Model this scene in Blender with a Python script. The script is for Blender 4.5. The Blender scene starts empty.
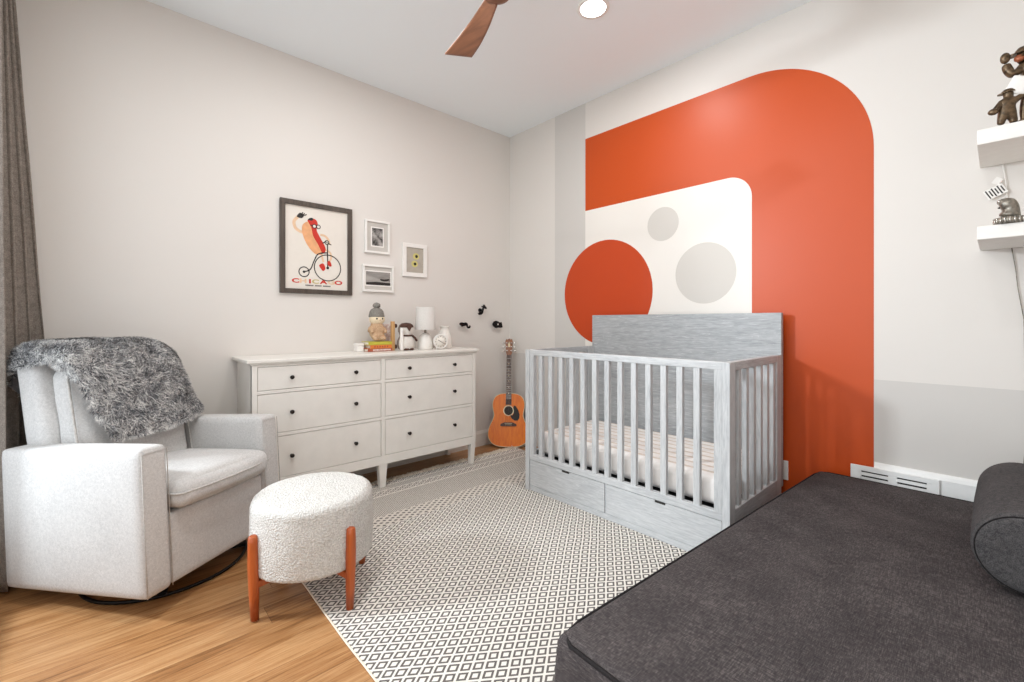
import bpy, bmesh, math, random
from mathutils import Vector, Matrix, noise
random.seed(7)
PI = math.pi
SC = bpy.context.scene
COL = SC.collection

# ------------------------------------------------------------------ helpers
def lin(c):
    out = []
    for v in c[:3]:
        v = v/255.0
        out.append(v/12.92 if v <= 0.04045 else ((v+0.055)/1.055)**2.4)
    return (out[0], out[1], out[2], 1.0)

class G:
    """tiny node-graph helper"""
    def __init__(self, name):
        self.m = bpy.data.materials.new(name); self.m.use_nodes = True
        self.t = self.m.node_tree; self.n = self.t.nodes; self.l = self.t.links
        self.n.clear()
        self.out = self.n.new('ShaderNodeOutputMaterial')
        self.b = self.n.new('ShaderNodeBsdfPrincipled')
        self.l.new(self.b.outputs[0], self.out.inputs[0])
    def set(self, node, key, v):
        s = node.inputs[key]
        if isinstance(v, bpy.types.NodeSocket): self.l.new(v, s)
        else: s.default_value = v
    def p(self, key, v): self.set(self.b, key, v); return self
    def math(self, op, a, b=None, c=None):
        n = self.n.new('ShaderNodeMath'); n.operation = op
        self.set(n, 0, a)
        if b is not None: self.set(n, 1, b)
        if c is not None: self.set(n, 2, c)
        return n.outputs[0]
    def coord(self): return self.n.new('ShaderNodeTexCoord').outputs['Object']
    def mapping(self, v, scale=(1,1,1), rot=(0,0,0), loc=(0,0,0)):
        n = self.n.new('ShaderNodeMapping'); self.l.new(v, n.inputs[0])
        n.inputs['Scale'].default_value = scale; n.inputs['Rotation'].default_value = rot
        n.inputs['Location'].default_value = loc
        return n.outputs[0]
    def xyz(self, v):
        n = self.n.new('ShaderNodeSeparateXYZ'); self.l.new(v, n.inputs[0]); return n.outputs
    def noise(self, v, scale, detail=4, rough=0.5, dist=0.0):
        n = self.n.new('ShaderNodeTexNoise'); self.l.new(v, n.inputs['Vector'])
        n.inputs['Scale'].default_value = scale; n.inputs['Detail'].default_value = detail
        n.inputs['Roughness'].default_value = rough; n.inputs['Distortion'].default_value = dist
        return n.outputs['Fac']
    def voronoi(self, v, scale, feature='F1'):
        n = self.n.new('ShaderNodeTexVoronoi'); n.feature = feature; self.l.new(v, n.inputs['Vector'])
        n.inputs['Scale'].default_value = scale
        return n.outputs['Distance']
    def wave(self, v, scale, dist, detail=2, dscale=1.0, dirn='X'):
        n = self.n.new('ShaderNodeTexWave'); n.bands_direction = dirn; self.l.new(v, n.inputs['Vector'])
        n.inputs['Scale'].default_value = scale; n.inputs['Distortion'].default_value = dist
        n.inputs['Detail'].default_value = detail; n.inputs['Detail Scale'].default_value = dscale
        return n.outputs['Fac']
    def ramp(self, f, stops):
        n = self.n.new('ShaderNodeValToRGB'); self.l.new(f, n.inputs[0])
        e = n.color_ramp.elements
        while len(e) < len(stops): e.new(0.5)
        for k, (pos, col) in enumerate(stops):
            e[k].position = pos; e[k].color = col if len(col) == 4 else lin(col)
        return n.outputs[0]
    def mix(self, f, a, b, mode='MIX'):
        n = self.n.new('ShaderNodeMix'); n.data_type = 'RGBA'; n.blend_type = mode
        self.set(n, 0, f); self.set(n, 6, a); self.set(n, 7, b)
        return n.outputs[2]
    def bump(self, h, strength=0.3, dist=0.01):
        n = self.n.new('ShaderNodeBump'); self.l.new(h, n.inputs['Height'])
        n.inputs['Strength'].default_value = strength; n.inputs['Distance'].default_value = dist
        self.l.new(n.outputs[0], self.b.inputs['Normal'])

def plain(name, c, rough=0.5, metal=0.0, vary=0.04, scale=30, bump=0.0, spec=None):
    g = G(name); v = g.coord(); f = g.noise(v, scale, 3)
    lo = tuple(max(0, x*(1-vary)) for x in c); hi = tuple(min(255, x*(1+vary)) for x in c)
    g.p('Base Color', g.ramp(f, [(0.3, lo), (0.7, hi)])).p('Roughness', rough).p('Metallic', metal)
    if spec is not None: g.p('Specular IOR Level', spec)
    if bump: g.bump(f, bump, 0.003)
    return g.m

def fabric(name, c1, c2, scale=420, bump=0.35, sheen=0.0, weave=True):
    g = G(name); v = g.coord()
    f = g.noise(v, scale, 2, 0.6); f2 = g.noise(v, scale*0.22, 3, 0.6); f3 = g.noise(v, 5, 2)
    s = g.math('ADD', g.math('MULTIPLY', f, 0.55), g.math('ADD', g.math('MULTIPLY', f2, 0.33), g.math('MULTIPLY', f3, 0.12)))
    g.p('Base Color', g.ramp(s, [(0.38, c1), (0.62, c2)])).p('Roughness', 0.95).p('Specular IOR Level', 0.15)
    if sheen: g.p('Sheen Weight', sheen)
    g.bump(s, bump, 0.004)
    return g.m

def washed_wood(name, axis, dark=(158,160,162), mid=(180,182,184), light=(200,201,202)):
    g = G(name); v = g.coord()
    k = {'X': (0.10, 1, 1), 'Y': (1, 0.10, 1), 'Z': (1, 1, 0.10)}[axis]
    m = g.mapping(v, k)
    a = g.noise(m, 120, 5, 0.6, 0.3); b = g.noise(m, 14, 3, 0.5, 1.4)
    w = g.noise(g.mapping(v, tuple(x*1.0 for x in k)), 320, 2, 0.5)
    s = g.math('ADD', g.math('MULTIPLY', a, 0.5), g.math('ADD', g.math('MULTIPLY', b, 0.32), g.math('MULTIPLY', w, 0.18)))
    base = g.ramp(s, [(0.34, dark), (0.5, mid), (0.66, light)])
    # bright open-pore streaks
    st = g.math('ABSOLUTE', g.math('SUBTRACT', g.math('FRACT', g.math('MULTIPLY', b, 7.0)), 0.5))
    st = g.math('MULTIPLY', g.math('LESS_THAN', st, 0.05), g.math('GREATER_THAN', a, 0.5))
    g.p('Base Color', g.mix(g.math('MULTIPLY', st, 0.3), base, lin((220,221,221)))).p('Roughness', 0.55)
    g.bump(s, 0.15, 0.002)
    return g.m

def tan_wood(name, dark, light, axis='Z', scale=40, rough=0.4):
    g = G(name); v = g.coord()
    k = {'X': (0.08, 1, 1), 'Y': (1, 0.08, 1), 'Z': (1, 1, 0.08)}[axis]
    f = g.noise(g.mapping(v, k), scale, 5, 0.6, 0.6)
    g.p('Base Color', g.ramp(f, [(0.35, dark), (0.65, light)])).p('Roughness', rough)
    return g.m

# ------------------------------------------------------------------ mesh builder
class MB:
    def __init__(self): self.bm = bmesh.new(); self.mi = 0
    def merge(self, tmp, M=None, smooth=False):
        if M is not None: bmesh.ops.transform(tmp, matrix=M, verts=tmp.verts)
        for f in tmp.faces:
            f.material_index = self.mi; f.smooth = smooth
        me = bpy.data.meshes.new('tmp'); tmp.to_mesh(me); tmp.free()
        self.bm.from_mesh(me); bpy.data.meshes.remove(me); return self
    def box(self, c, s, bevel=0.0, seg=2, M=None, smooth=False):
        t = bmesh.new(); bmesh.ops.create_cube(t, size=1.0)
        bmesh.ops.scale(t, vec=s, verts=t.verts)
        if bevel: bmesh.ops.bevel(t, geom=t.edges[:], offset=bevel, segments=seg, profile=0.5, affect='EDGES')
        bmesh.ops.translate(t, vec=c, verts=t.verts)
        return self.merge(t, M, smooth)
    def b2(self, x0, x1, y0, y1, z0, z1, bevel=0.0, seg=2, M=None, smooth=False):
        return self.box(((x0+x1)/2, (y0+y1)/2, (z0+z1)/2), (x1-x0, y1-y0, z1-z0), bevel, seg, M, smooth)
    def cushion(self, s, r, n=14, puff=(0,0,0), M=None, wob=0.0, seed=0, f=None):
        """rounded, slightly puffed box centred on the origin"""
        hx, hy, hz = s[0]/2, s[1]/2, s[2]/2
        t = bmesh.new(); bmesh.ops.create_cube(t, size=2.0)
        bmesh.ops.subdivide_edges(t, edges=t.edges[:], cuts=n, use_grid_fill=True)
        for v in t.verts:
            q = Vector([math.sin(max(-1, min(1, a))*PI/2) for a in v.co])
            p = Vector((q.x*hx, q.y*hy, q.z*hz))
            c = Vector((max(-(hx-r), min(hx-r, p.x)), max(-(hy-r), min(hy-r, p.y)), max(-(hz-r), min(hz-r, p.z))))
            d = p-c
            if d.length > 1e-9: p = c + d.normalized()*min(r, max(abs(d.x), abs(d.y), abs(d.z))) if (abs(d.x)>1e-9)+(abs(d.y)>1e-9)+(abs(d.z)>1e-9) > 1 else c+d
            e = Vector(((1-q.y*q.y)*(1-q.z*q.z)*puff[0]*q.x, (1-q.x*q.x)*(1-q.z*q.z)*puff[1]*q.y, (1-q.x*q.x)*(1-q.y*q.y)*puff[2]*q.z))
            p += e
            if wob:
                p += noise.noise_vector(p*7+Vector((seed, 0, 0)))*wob
            if f: p = f(p)
            v.co = p
        bmesh.ops.recalc_face_normals(t, faces=t.faces)
        return self.merge(t, M, True)
    def cyl(self, p0, p1, r0, r1=None, seg=24, smooth=True, caps=True):
        r1 = r0 if r1 is None else r1
        p0, p1 = Vector(p0), Vector(p1); d = p1-p0
        t = bmesh.new()
        bmesh.ops.create_cone(t, cap_ends=caps, segments=seg, radius1=r0, radius2=r1, depth=d.length)
        M = Matrix.Translation((p0+p1)/2) @ d.to_track_quat('Z', 'Y').to_matrix().to_4x4()
        for f in t.faces: f.material_index = self.mi; f.smooth = smooth and len(f.verts) == 4
        bmesh.ops.transform(t, matrix=M, verts=t.verts)
        me = bpy.data.meshes.new('tmp'); t.to_mesh(me); t.free(); self.bm.from_mesh(me); bpy.data.meshes.remove(me)
        return self
    def tube(self, pts, r, seg=8, closed=False, taper=None):
        pts = [Vector(p) for p in pts]; n = len(pts); t = bmesh.new(); rings = []
        up = None
        for i, p in enumerate(pts):
            if closed: d = pts[(i+1) % n]-pts[(i-1) % n]
            else: d = pts[min(i+1, n-1)]-pts[max(i-1, 0)]
            d.normalize()
            if up is None:
                up = Vector((0, 0, 1)) if abs(d.z) < 0.9 else Vector((1, 0, 0))
            a = d.cross(up).normalized(); b = a.cross(d).normalized(); up = b
            rr = r if not taper else r*taper[i]
            rings.append([t.verts.new(p+(a*math.cos(2*PI*k/seg)+b*math.sin(2*PI*k/seg))*rr) for k in range(seg)])
        for i in range(n if closed else n-1):
            A, B = rings[i], rings[(i+1) % n]
            for k in range(seg): t.faces.new((A[k], A[(k+1) % seg], B[(k+1) % seg], B[k]))
        if not closed: t.faces.new(rings[0][::-1]); t.faces.new(rings[-1])
        bmesh.ops.recalc_face_normals(t, faces=t.faces)
        return self.merge(t, None, True)
    def lathe(self, prof, seg=32, M=None, smooth=True):
        t = bmesh.new(); rings = []
        for r, z in prof:
            if r < 1e-6: rings.append([t.verts.new((0, 0, z))])
            else: rings.append([t.verts.new((r*math.cos(2*PI*k/seg), r*math.sin(2*PI*k/seg), z)) for k in range(seg)])
        for A, B in zip(rings, rings[1:]):
            for k in range(seg):
                k2 = (k+1) % seg
                if len(A) == 1 and len(B) == 1: continue
                if len(A) == 1: t.faces.new((A[0], B[k2], B[k]))
                elif len(B) == 1: t.faces.new((A[k], A[k2], B[0]))
                else: t.faces.new((A[k], A[k2], B[k2], B[k]))
        bmesh.ops.recalc_face_normals(t, faces=t.faces)
        return self.merge(t, M, smooth)
    def prism(self, pts, z0, z1, M=None, bevel=0.0, smooth=False):
        t = bmesh.new()
        vs = [t.verts.new((p[0], p[1], z0)) for p in pts]
        f = t.faces.new(vs)
        r = bmesh.ops.extrude_face_region(t, geom=[f])
        bmesh.ops.translate(t, vec=(0, 0, z1-z0), verts=[g for g in r['geom'] if isinstance(g, bmesh.types.BMVert)])
        bmesh.ops.recalc_face_normals(t, faces=t.faces)
        if bevel:
            ed = [e for e in t.edges if len(e.link_faces) == 2 and all(len(fc.verts) != 4 or True for fc in e.link_faces) and abs(e.verts[0].co.z-e.verts[1].co.z) < 1e-9]
            bmesh.ops.bevel(t, geom=ed, offset=bevel, segments=3, profile=0.5, affect='EDGES')
        return self.merge(t, M, smooth)
    def ell(self, c, r, seg=20, rot=None):
        t = bmesh.new(); bmesh.ops.create_uvsphere(t, u_segments=seg, v_segments=max(8, seg*2//3), radius=1.0)
        M = Matrix.Translation(c) @ (rot.to_4x4() if rot is not None else Matrix()) @ Matrix.Diagonal((r[0], r[1], r[2], 1))
        return self.merge(t, M, True)
    def grid(self, P, smooth=True, thick=0.0):
        """P[i][j] points -> surface"""
        t = bmesh.new(); V = [[t.verts.new(p) for p in row] for row in P]
        for i in range(len(V)-1):
            for j in range(len(V[0])-1):
                t.faces.new((V[i][j], V[i+1][j], V[i+1][j+1], V[i][j+1]))
        if thick:
            nr, nc = len(P), len(P[0]); B = []
            for i in range(nr):
                r_ = []
                for j in range(nc):
                    a = P[min(i+1, nr-1)][j]-P[max(i-1, 0)][j]; c = P[i][min(j+1, nc-1)]-P[i][max(j-1, 0)]
                    r_.append(t.verts.new(P[i][j]+a.cross(c).normalized()*thick))
                B.append(r_)
            for i in range(nr-1):
                for j in range(nc-1): t.faces.new((B[i][j], B[i][j+1], B[i+1][j+1], B[i+1][j]))
            rim = [(i, 0) for i in range(nr)]+[(nr-1, j) for j in range(1, nc)]+[(i, nc-1) for i in range(nr-2, -1, -1)]+[(0, j) for j in range(nc-2, 0, -1)]
            for (a, c), (d, e) in zip(rim, rim[1:]+rim[:1]): t.faces.new((V[a][c], V[d][e], B[d][e], B[a][c]))
        bmesh.ops.recalc_face_normals(t, faces=t.faces)
        return self.merge(t, None, smooth)
    def build(self, name, mats, parent=None, loc=(0,0,0), rot=(0,0,0)):
        me = bpy.data.meshes.new(name); self.bm.to_mesh(me); self.bm.free()
        for m in (mats if isinstance(mats, (list, tuple)) else [mats]): me.materials.append(m)
        o = bpy.data.objects.new(name, me); COL.objects.link(o)
        o.location = loc; o.rotation_euler = rot
        if parent is not None: o.parent = parent
        return o

def skin(nodes, edges, levels=2):
    """one continuous surface grown on a skeleton; returns a bmesh"""
    me = bpy.data.meshes.new('sk'); me.from_pydata([n[0] for n in nodes], edges, [])
    o = bpy.data.objects.new('sk', me); COL.objects.link(o)
    m = o.modifiers.new('s', 'SKIN'); 
    for i, n in enumerate(nodes):
        r = n[1]; me.skin_vertices[0].data[i].radius = r if isinstance(r, tuple) else (r, r)
        me.skin_vertices[0].data[i].use_root = (i == 0)
    ss = o.modifiers.new('u', 'SUBSURF'); ss.levels = levels; ss.render_levels = levels
    dg = bpy.context.evaluated_depsgraph_get(); dg.update()
    e = bpy.data.meshes.new_from_object(o.evaluated_get(dg))
    b = bmesh.new(); b.from_mesh(e)
    bpy.data.objects.remove(o); bpy.data.meshes.remove(me); bpy.data.meshes.remove(e)
    return b

def text_mesh(s, size, extrude=0.0, offset=0.0):
    cu = bpy.data.curves.new('tx', 'FONT'); cu.body = s; cu.size = size; cu.extrude = extrude; cu.offset = offset; cu.align_x = 'CENTER'
    o = bpy.data.objects.new('tx', cu); COL.objects.link(o)
    dg = bpy.context.evaluated_depsgraph_get(); dg.update()
    me = bpy.data.meshes.new_from_object(o.evaluated_get(dg))
    b = bmesh.new(); b.from_mesh(me)
    bpy.data.objects.remove(o); bpy.data.curves.remove(cu); bpy.data.meshes.remove(me)
    return b

def tag(o, label, cat, group=None):
    o['label'] = label; o['category'] = cat
    if group: o['group'] = group
    return o
def thing(name, label, cat, loc=(0,0,0), rz=0.0, group=None):
    o = bpy.data.objects.new(name, None); o.empty_display_size = 0.1; COL.objects.link(o)
    o.location = loc; o.rotation_euler = (0, 0, rz)
    return tag(o, label, cat, group)
def struct(o, label=None):
    o['kind'] = 'structure'
    if label: o['label'] = label
    return o
def rrect(x0, x1, z0, z1, r, corners=(1,1,1,1), n=16):
    """rounded rectangle outline, corners: bl, br, tr, tl"""
    pts = []
    for (cx, cz, a0, on, px, pz) in ((x0+r, z0+r, PI, corners[0], x0, z0), (x1-r, z0+r, 1.5*PI, corners[1], x1, z0),
                                     (x1-r, z1-r, 0, corners[2], x1, z1), (x0+r, z1-r, PI/2, corners[3], x0, z1)):
        if on: pts += [(cx+r*math.cos(a0+k*PI/2/n), cz+r*math.sin(a0+k*PI/2/n)) for k in range(n+1)]
        else: pts.append((px, pz))
    return pts
def circ(cx, cz, r, n=64, rz=None):
    rz = rz or r
    return [(cx+r*math.cos(2*PI*k/n), cz+rz*math.sin(2*PI*k/n)) for k in range(n)]

# matrices: local (x, y, z) of a flat drawing -> wall planes
MW_FAR = Matrix(((1,0,0,0), (0,0,-1,0), (0,1,0,0), (0,0,0,1)))     # x->x, y->z, z-> -y (out of the far wall)
MW_LEFT = Matrix(((0,0,1,0), (1,0,0,0), (0,1,0,0), (0,0,0,1)))     # x->y, y->z, z-> +x (out of the left wall)

# ------------------------------------------------------------------ materials
M = {}
def wallmat(name, c, rough=0.55, spec=0.3):
    g = G(name); v = g.coord(); f = g.noise(v, 220, 3)
    g.p('Base Color', lin(c)).p('Roughness', rough).p('Specular IOR Level', spec); g.bump(f, 0.05, 0.001)
    return g.m
M['wall'] = wallmat('warm_white_paint', (221, 216, 210))
M['ceiling'] = wallmat('ceiling_paint', (241, 246, 248), 0.8)
M['stripe'] = wallmat('greige_paint', (206, 202, 197))
M['panel'] = wallmat('white_paint', (234, 229, 222))
M['orange'] = wallmat('burnt_orange_paint', (194, 74, 16), 0.40, 0.4)
M['red'] = wallmat('orange_red_paint', (192, 66, 18), 0.42, 0.4)
M['circle'] = wallmat('light_greige_paint', (208, 203, 196))
M['trim'] = plain('white_trim_paint', (232, 232, 230), 0.4, vary=0.01)
M['dresser'] = plain('dresser_white_paint', (228, 224, 217), 0.42, vary=0.012, scale=12)
M['gap'] = plain('shadow_gap_board', (120, 114, 106), 0.8)
M['knob'] = plain('dark_bronze_metal', (46, 40, 36), 0.35, 0.7)
M['chair'] = fabric('light_grey_upholstery', (180, 178, 176), (212, 210, 207), 520, 0.3)
M['piping'] = fabric('grey_piping', (168, 164, 160), (206, 203, 198), 400, 0.2)
M['black'] = plain('black_metal', (22, 21, 21), 0.4, 0.6)
M['boucle'] = (lambda: None)()
g = G('white_boucle'); v = g.coord(); f = g.voronoi(v, 150); n2 = g.noise(v, 60, 3)
h = g.math('ADD', g.math('MULTIPLY', f, -1.0), g.math('MULTIPLY', n2, 0.6))
g.p('Base Color', g.ramp(f, [(0.15, (226, 224, 219)), (0.7, (196, 193, 188))])).p('Roughness', 1.0).p('Specular IOR Level', 0.1)
g.bump(h, 0.7, 0.006); M['boucle'] = g.m
M['stool_leg'] = tan_wood('orange_brown_wood', (150, 66, 26), (184, 92, 40), 'Z', 40, 0.35)
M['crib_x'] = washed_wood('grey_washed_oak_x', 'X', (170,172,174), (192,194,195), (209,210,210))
M['crib_h'] = washed_wood('grey_washed_oak_headboard', 'X', (140,142,145), (164,167,169), (188,190,191))  # same oak, darkened in colour to offset the direct daylight it catches
M['crib_y'] = washed_wood('grey_washed_oak_y', 'Y')
M['crib_z'] = washed_wood('grey_washed_oak_z', 'Z', (170,172,174), (192,194,195), (209,210,210))
M['sheet'] = None
g = G('striped_crib_sheet'); v = g.coord(); s = g.xyz(v)
st = g.math('LESS_THAN', g.math('ABSOLUTE', g.math('SUBTRACT', g.math('FRACT', g.math('MULTIPLY', s[1], 13.0)), 0.5)), 0.13)
g.p('Base Color', g.mix(g.math('MULTIPLY', st, 0.85), lin((240, 236, 232)), lin((214, 200, 186)))).p('Roughness', 0.95).p('Specular IOR Level', 0.15)
g.bump(g.noise(v, 300, 2), 0.15, 0.002); M['sheet'] = g.m
M['bed'] = None
g = G('charcoal_woven_cover'); v = g.coord()
a = g.noise(g.mapping(v, (1, 0.12, 1)), 420, 2, 0.6); b = g.noise(g.mapping(v, (0.12, 1, 1)), 420, 2, 0.6); c = g.noise(v, 6, 2)
s = g.math('ADD', g.math('MULTIPLY', a, 0.42), g.math('ADD', g.math('MULTIPLY', b, 0.42), g.math('MULTIPLY', c, 0.16)))
g.p('Base Color', g.ramp(s, [(0.36, (46, 43, 44)), (0.52, (72, 67, 67)), (0.66, (106, 100, 98))])).p('Roughness', 0.95).p('Specular IOR Level', 0.15)
g.bump(s, 0.3, 0.003); M['bed'] = g.m
M['bolster'] = fabric('charcoal_bolster_cover', (54, 53, 54), (92, 89, 89), 420, 0.3)
M['bed_piping'] = fabric('black_piping', (28, 26, 27), (46, 43, 43), 420, 0.2)
M['curtain'] = fabric('taupe_curtain_linen', (112, 103, 95), (150, 141, 132), 260, 0.25)
M['bulb'] = None
g = G('lit_downlight_lens'); g.p('Base Color', (1, 1, 1, 1)).p('Emission Color', (1, 0.97, 0.92, 1)).p('Emission Strength', 12.0); M['bulb'] = g.m
M['fan'] = tan_wood('walnut_fan_wood', (112, 70, 48), (142, 92, 64), 'X', 30, 0.45)
M['fan_hub'] = plain('dark_fan_metal', (70, 52, 42), 0.4, 0.5)
M['bronze'] = plain('aged_bronze', (88, 72, 54), 0.36, 0.6, 0.35, 60, 0.2)
M['pewter'] = plain('pewter_grey', (132, 126, 116), 0.35, 0.6, 0.2, 60)
M['white'] = plain('matte_white', (236, 233, 228), 0.5, vary=0.01)
M['ceramic'] = plain('white_ceramic', (228, 224, 217), 0.25, vary=0.01)
M['shade'] = fabric('white_lampshade', (204, 200, 194), (218, 214, 209), 500, 0.1)
M['darkframe'] = tan_wood('dark_grey_frame', (66, 57, 50), (88, 77, 68), 'Z', 60, 0.5)
M['paper'] = plain('poster_paper', (226, 219, 209), 0.6, vary=0.005)
M['mat_board'] = plain('grey_mat_board', (196, 191, 184), 0.8, vary=0.01)
M['ink'] = plain('black_ink', (38, 34, 32), 0.6)
M['ink_red'] = plain('red_ink', (196, 44, 28), 0.6)
M['ink_tan'] = plain('tan_ink', (226, 166, 118), 0.6)
M['ink_skin'] = plain('pale_tan_ink', (224, 190, 156), 0.6)
M['ink_olive'] = plain('olive_ink', (190, 176, 120), 0.6)
def photo_mat(name, lo, hi, scale, kx=1.0, kz=1.0):
    g = G(name); v = g.mapping(g.coord(), (1, kx, kz)); f = g.noise(v, scale, 5, 0.65)
    g.p('Base Color', g.ramp(f, [(0.38, lo), (0.64, hi)])).p('Roughness', 0.35); return g.m
M['photo_a'] = photo_mat('monochrome_print_dark', (40, 38, 36), (178, 174, 170), 22)
M['photo_b'] = photo_mat('monochrome_print_pale', (120, 116, 112), (176, 172, 167), 8, 0.3, 1.5)
M['photo_c'] = plain('grey_beige_print', (176, 168, 156), 0.5, vary=0.03)
M['yellow'] = plain('yellow_green_print', (206, 196, 120), 0.5)
M['guitar_top'] = tan_wood('amber_spruce_top', (216, 104, 0), (230, 124, 6), 'Z', 60, 0.35)
M['guitar_side'] = tan_wood('reddish_guitar_side', (120, 54, 22), (150, 72, 30), 'Z', 30, 0.25)
M['guitar_neck'] = tan_wood('rosewood_fretboard', (58, 36, 26), (84, 54, 38), 'Z', 50, 0.4)
M['guitar_head'] = tan_wood('brown_headstock', (116, 68, 36), (150, 92, 52), 'Z', 50, 0.3)
M['cream'] = plain('cream_binding', (224, 206, 168), 0.4)
M['steel'] = plain('steel', (190, 186, 178), 0.25, 0.9)

# ------------------------------------------------------------------ room shell
RX, RY, RZ = 3.75, -3.50, 3.02
g = G('honey_oak_boards'); v = g.coord(); s = g.xyz(v)
bw = 0.128
row = g.math('FLOOR', g.math('DIVIDE', s[0], bw))
wn = g.n.new('ShaderNodeTexWhiteNoise'); wn.noise_dimensions = '1D'; g.l.new(row, wn.inputs['W'])
yo = g.math('ADD', s[1], g.math('MULTIPLY', wn.outputs['Value'], 1.7))
seg = g.math('FLOOR', g.math('DIVIDE', yo, 1.35))
wn2 = g.n.new('ShaderNodeTexWhiteNoise'); wn2.noise_dimensions = '2D'
cb = g.n.new('ShaderNodeCombineXYZ'); g.l.new(row, cb.inputs[0]); g.l.new(seg, cb.inputs[1]); g.l.new(cb.outputs[0], wn2.inputs['Vector'])
off = g.n.new('ShaderNodeVectorMath'); off.operation = 'ADD'
cb2 = g.n.new('ShaderNodeCombineXYZ'); g.l.new(g.math('MULTIPLY', wn2.outputs['Value'], 9.0), cb2.inputs[2])
g.l.new(v, off.inputs[0]); g.l.new(cb2.outputs[0], off.inputs[1])
gr = g.noise(g.mapping(off.outputs[0], (1, 0.045, 1)), 85, 7, 0.66, 0.9)
gr2 = g.noise(g.mapping(off.outputs[0], (1, 0.09, 1)), 9, 3, 0.5, 1.5)
gs = g.math('ADD', g.math('MULTIPLY', gr, 0.55), g.math('ADD', g.math('MULTIPLY', gr2, 0.3), g.math('ADD', g.math('MULTIPLY', wn2.outputs['Value'], 0.08), 0.035)))
wood = g.ramp(gs, [(0.34, (106, 68, 36)), (0.45, (154, 108, 66)), (0.56, (178, 134, 90)), (0.70, (196, 156, 110))])
fx = g.math('FRACT', g.math('DIVIDE', s[0], bw)); fy = g.math('FRACT', g.math('DIVIDE', yo, 1.35))
seam = g.math('MAXIMUM', g.math('LESS_THAN', fx, 0.014), g.math('LESS_THAN', fy, 0.0016))
g.p('Base Color', g.mix(g.math('MULTIPLY', seam, 0.6), wood, lin((84, 50, 26)))).p('Roughness', 0.38).p('Specular IOR Level', 0.4)
g.bump(gs, 0.06, 0.002); M['floor'] = g.m

struct(MB().b2(-0.12, RX+0.12, RY-0.12, 0.12, -0.08, 0).build('floor', M['floor']), 'honey oak board floor')
struct(MB().b2(-0.12, RX+0.12, RY-0.12, 0.12, RZ, RZ+0.1).build('ceiling', M['ceiling']), 'flat white ceiling')
struct(MB().b2(-0.12, 0, RY-0.12, 0.12, 0, RZ).build('wall_left', M['wall']), 'plain warm white wall behind the dresser')
struct(MB().b2(RX, RX+0.12, RY-0.12, 0.12, 0, RZ).build('wall_right', M['wall']))
wf = struct(MB().b2(0, RX, 0, 0.12, 0, RZ).build('wall_far', M['wall']), 'warm white wall with the painted orange mural')
# painted shapes on the far wall
def paint(name, pts, lvl, mat, label):
    o = MB().prism(pts, 0.0, 0.0006*lvl, MW_FAR).build(name, mat, wf); o['label'] = label; return o
paint('painted_wainscot', [(0, 0), (RX, 0), (RX, 0.866), (0, 0.866)], 1, M['stripe'], 'greige lower band of the wall')
paint('painted_stripe', [(0.607, 0.866), (0.952, 0.866), (0.952, RZ), (0.607, RZ)], 1, M['stripe'], 'greige vertical stripe up to the ceiling')
arch = [(0.952, 0), (2.868, 0)] + [(2.868-0.62+0.62*math.cos(a), 2.100+0.617*math.sin(a)) for a in [k*PI/2/28 for k in range(29)]] + [(0.952, 2.717)]
paint('painted_arch', arch, 2, M['orange'], 'burnt orange painted arch with one rounded corner')
paint('painted_panel', rrect(0.952, 2.266, 0.2, 2.108, 0.145, (0,0,1,0)), 3, M['panel'], 'off white painted panel inside the arch')
paint('painted_circle', circ(1.152, 1.408, 0.428), 4, M['red'], 'large orange red painted circle')
paint('painted_circle', circ(1.660, 1.884, 0.123), 4, M['circle'], 'small greige painted circle')
paint('painted_circle', circ(1.966, 1.502, 0.207), 4, M['circle'], 'medium greige painted circle')
# near wall with the main window and a second one added for frontal fill
WX0, WX1, WZ0, WZ1 = 0.46, 1.72, 0.28, 2.55
VX0, VX1 = 2.25, 3.35
b = MB(); b.b2(0, WX0, RY-0.12, RY, 0, RZ); b.b2(WX1, VX0, RY-0.12, RY, 0, RZ); b.b2(VX1, RX, RY-0.12, RY, 0, RZ)
for x0, x1 in ((WX0, WX1), (VX0, VX1)): b.b2(x0, x1, RY-0.12, RY, 0, WZ0); b.b2(x0, x1, RY-0.12, RY, WZ1, RZ)
struct(b.build('wall_near', M['wall']))
for nm, wx0, wx1 in (('window_1', WX0, WX1), ('added_fill_window', VX0, VX1)):
    b = MB()
    for (x0, x1, z0, z1) in ((wx0, wx0+.05, WZ0, WZ1), (wx1-.05, wx1, WZ0, WZ1), (wx0+.05, wx1-.05, WZ0, WZ0+.05), (wx0+.05, wx1-.05, WZ1-.05, WZ1), (wx0+.05, wx1-.05, 1.65, 1.69)):
        b.b2(x0, x1, RY-0.10, RY-0.05, z0, z1, 0.004)
    struct(b.build(nm, M['trim']))
# baseboards
b = MB(); b.prism([(0, 0), (0.016, 0), (0.016, 0.118), (0.010, 0.130), (0.006, 0.142), (0, 0.142)], RY+0.0, 0.0, Matrix(((1,0,0,0), (0,0,1,0), (0,1,0,0), (0,0,0,1))))
struct(b.build('baseboard_left', M['dresser']), 'low white baseboard along the dresser wall')
b = MB(); b.prism([(0, 0), (0.022, 0), (0.022, 0.405), (0.016, 0.420), (0.008, 0.430), (0, 0.430)], 2.872, RX, Matrix(((0,0,1,0), (-1,0,0,0), (0,1,0,0), (0,0,0,1))))
struct(b.build('baseboard_far', M['trim']), 'tall white baseboard to the right of the mural')

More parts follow.
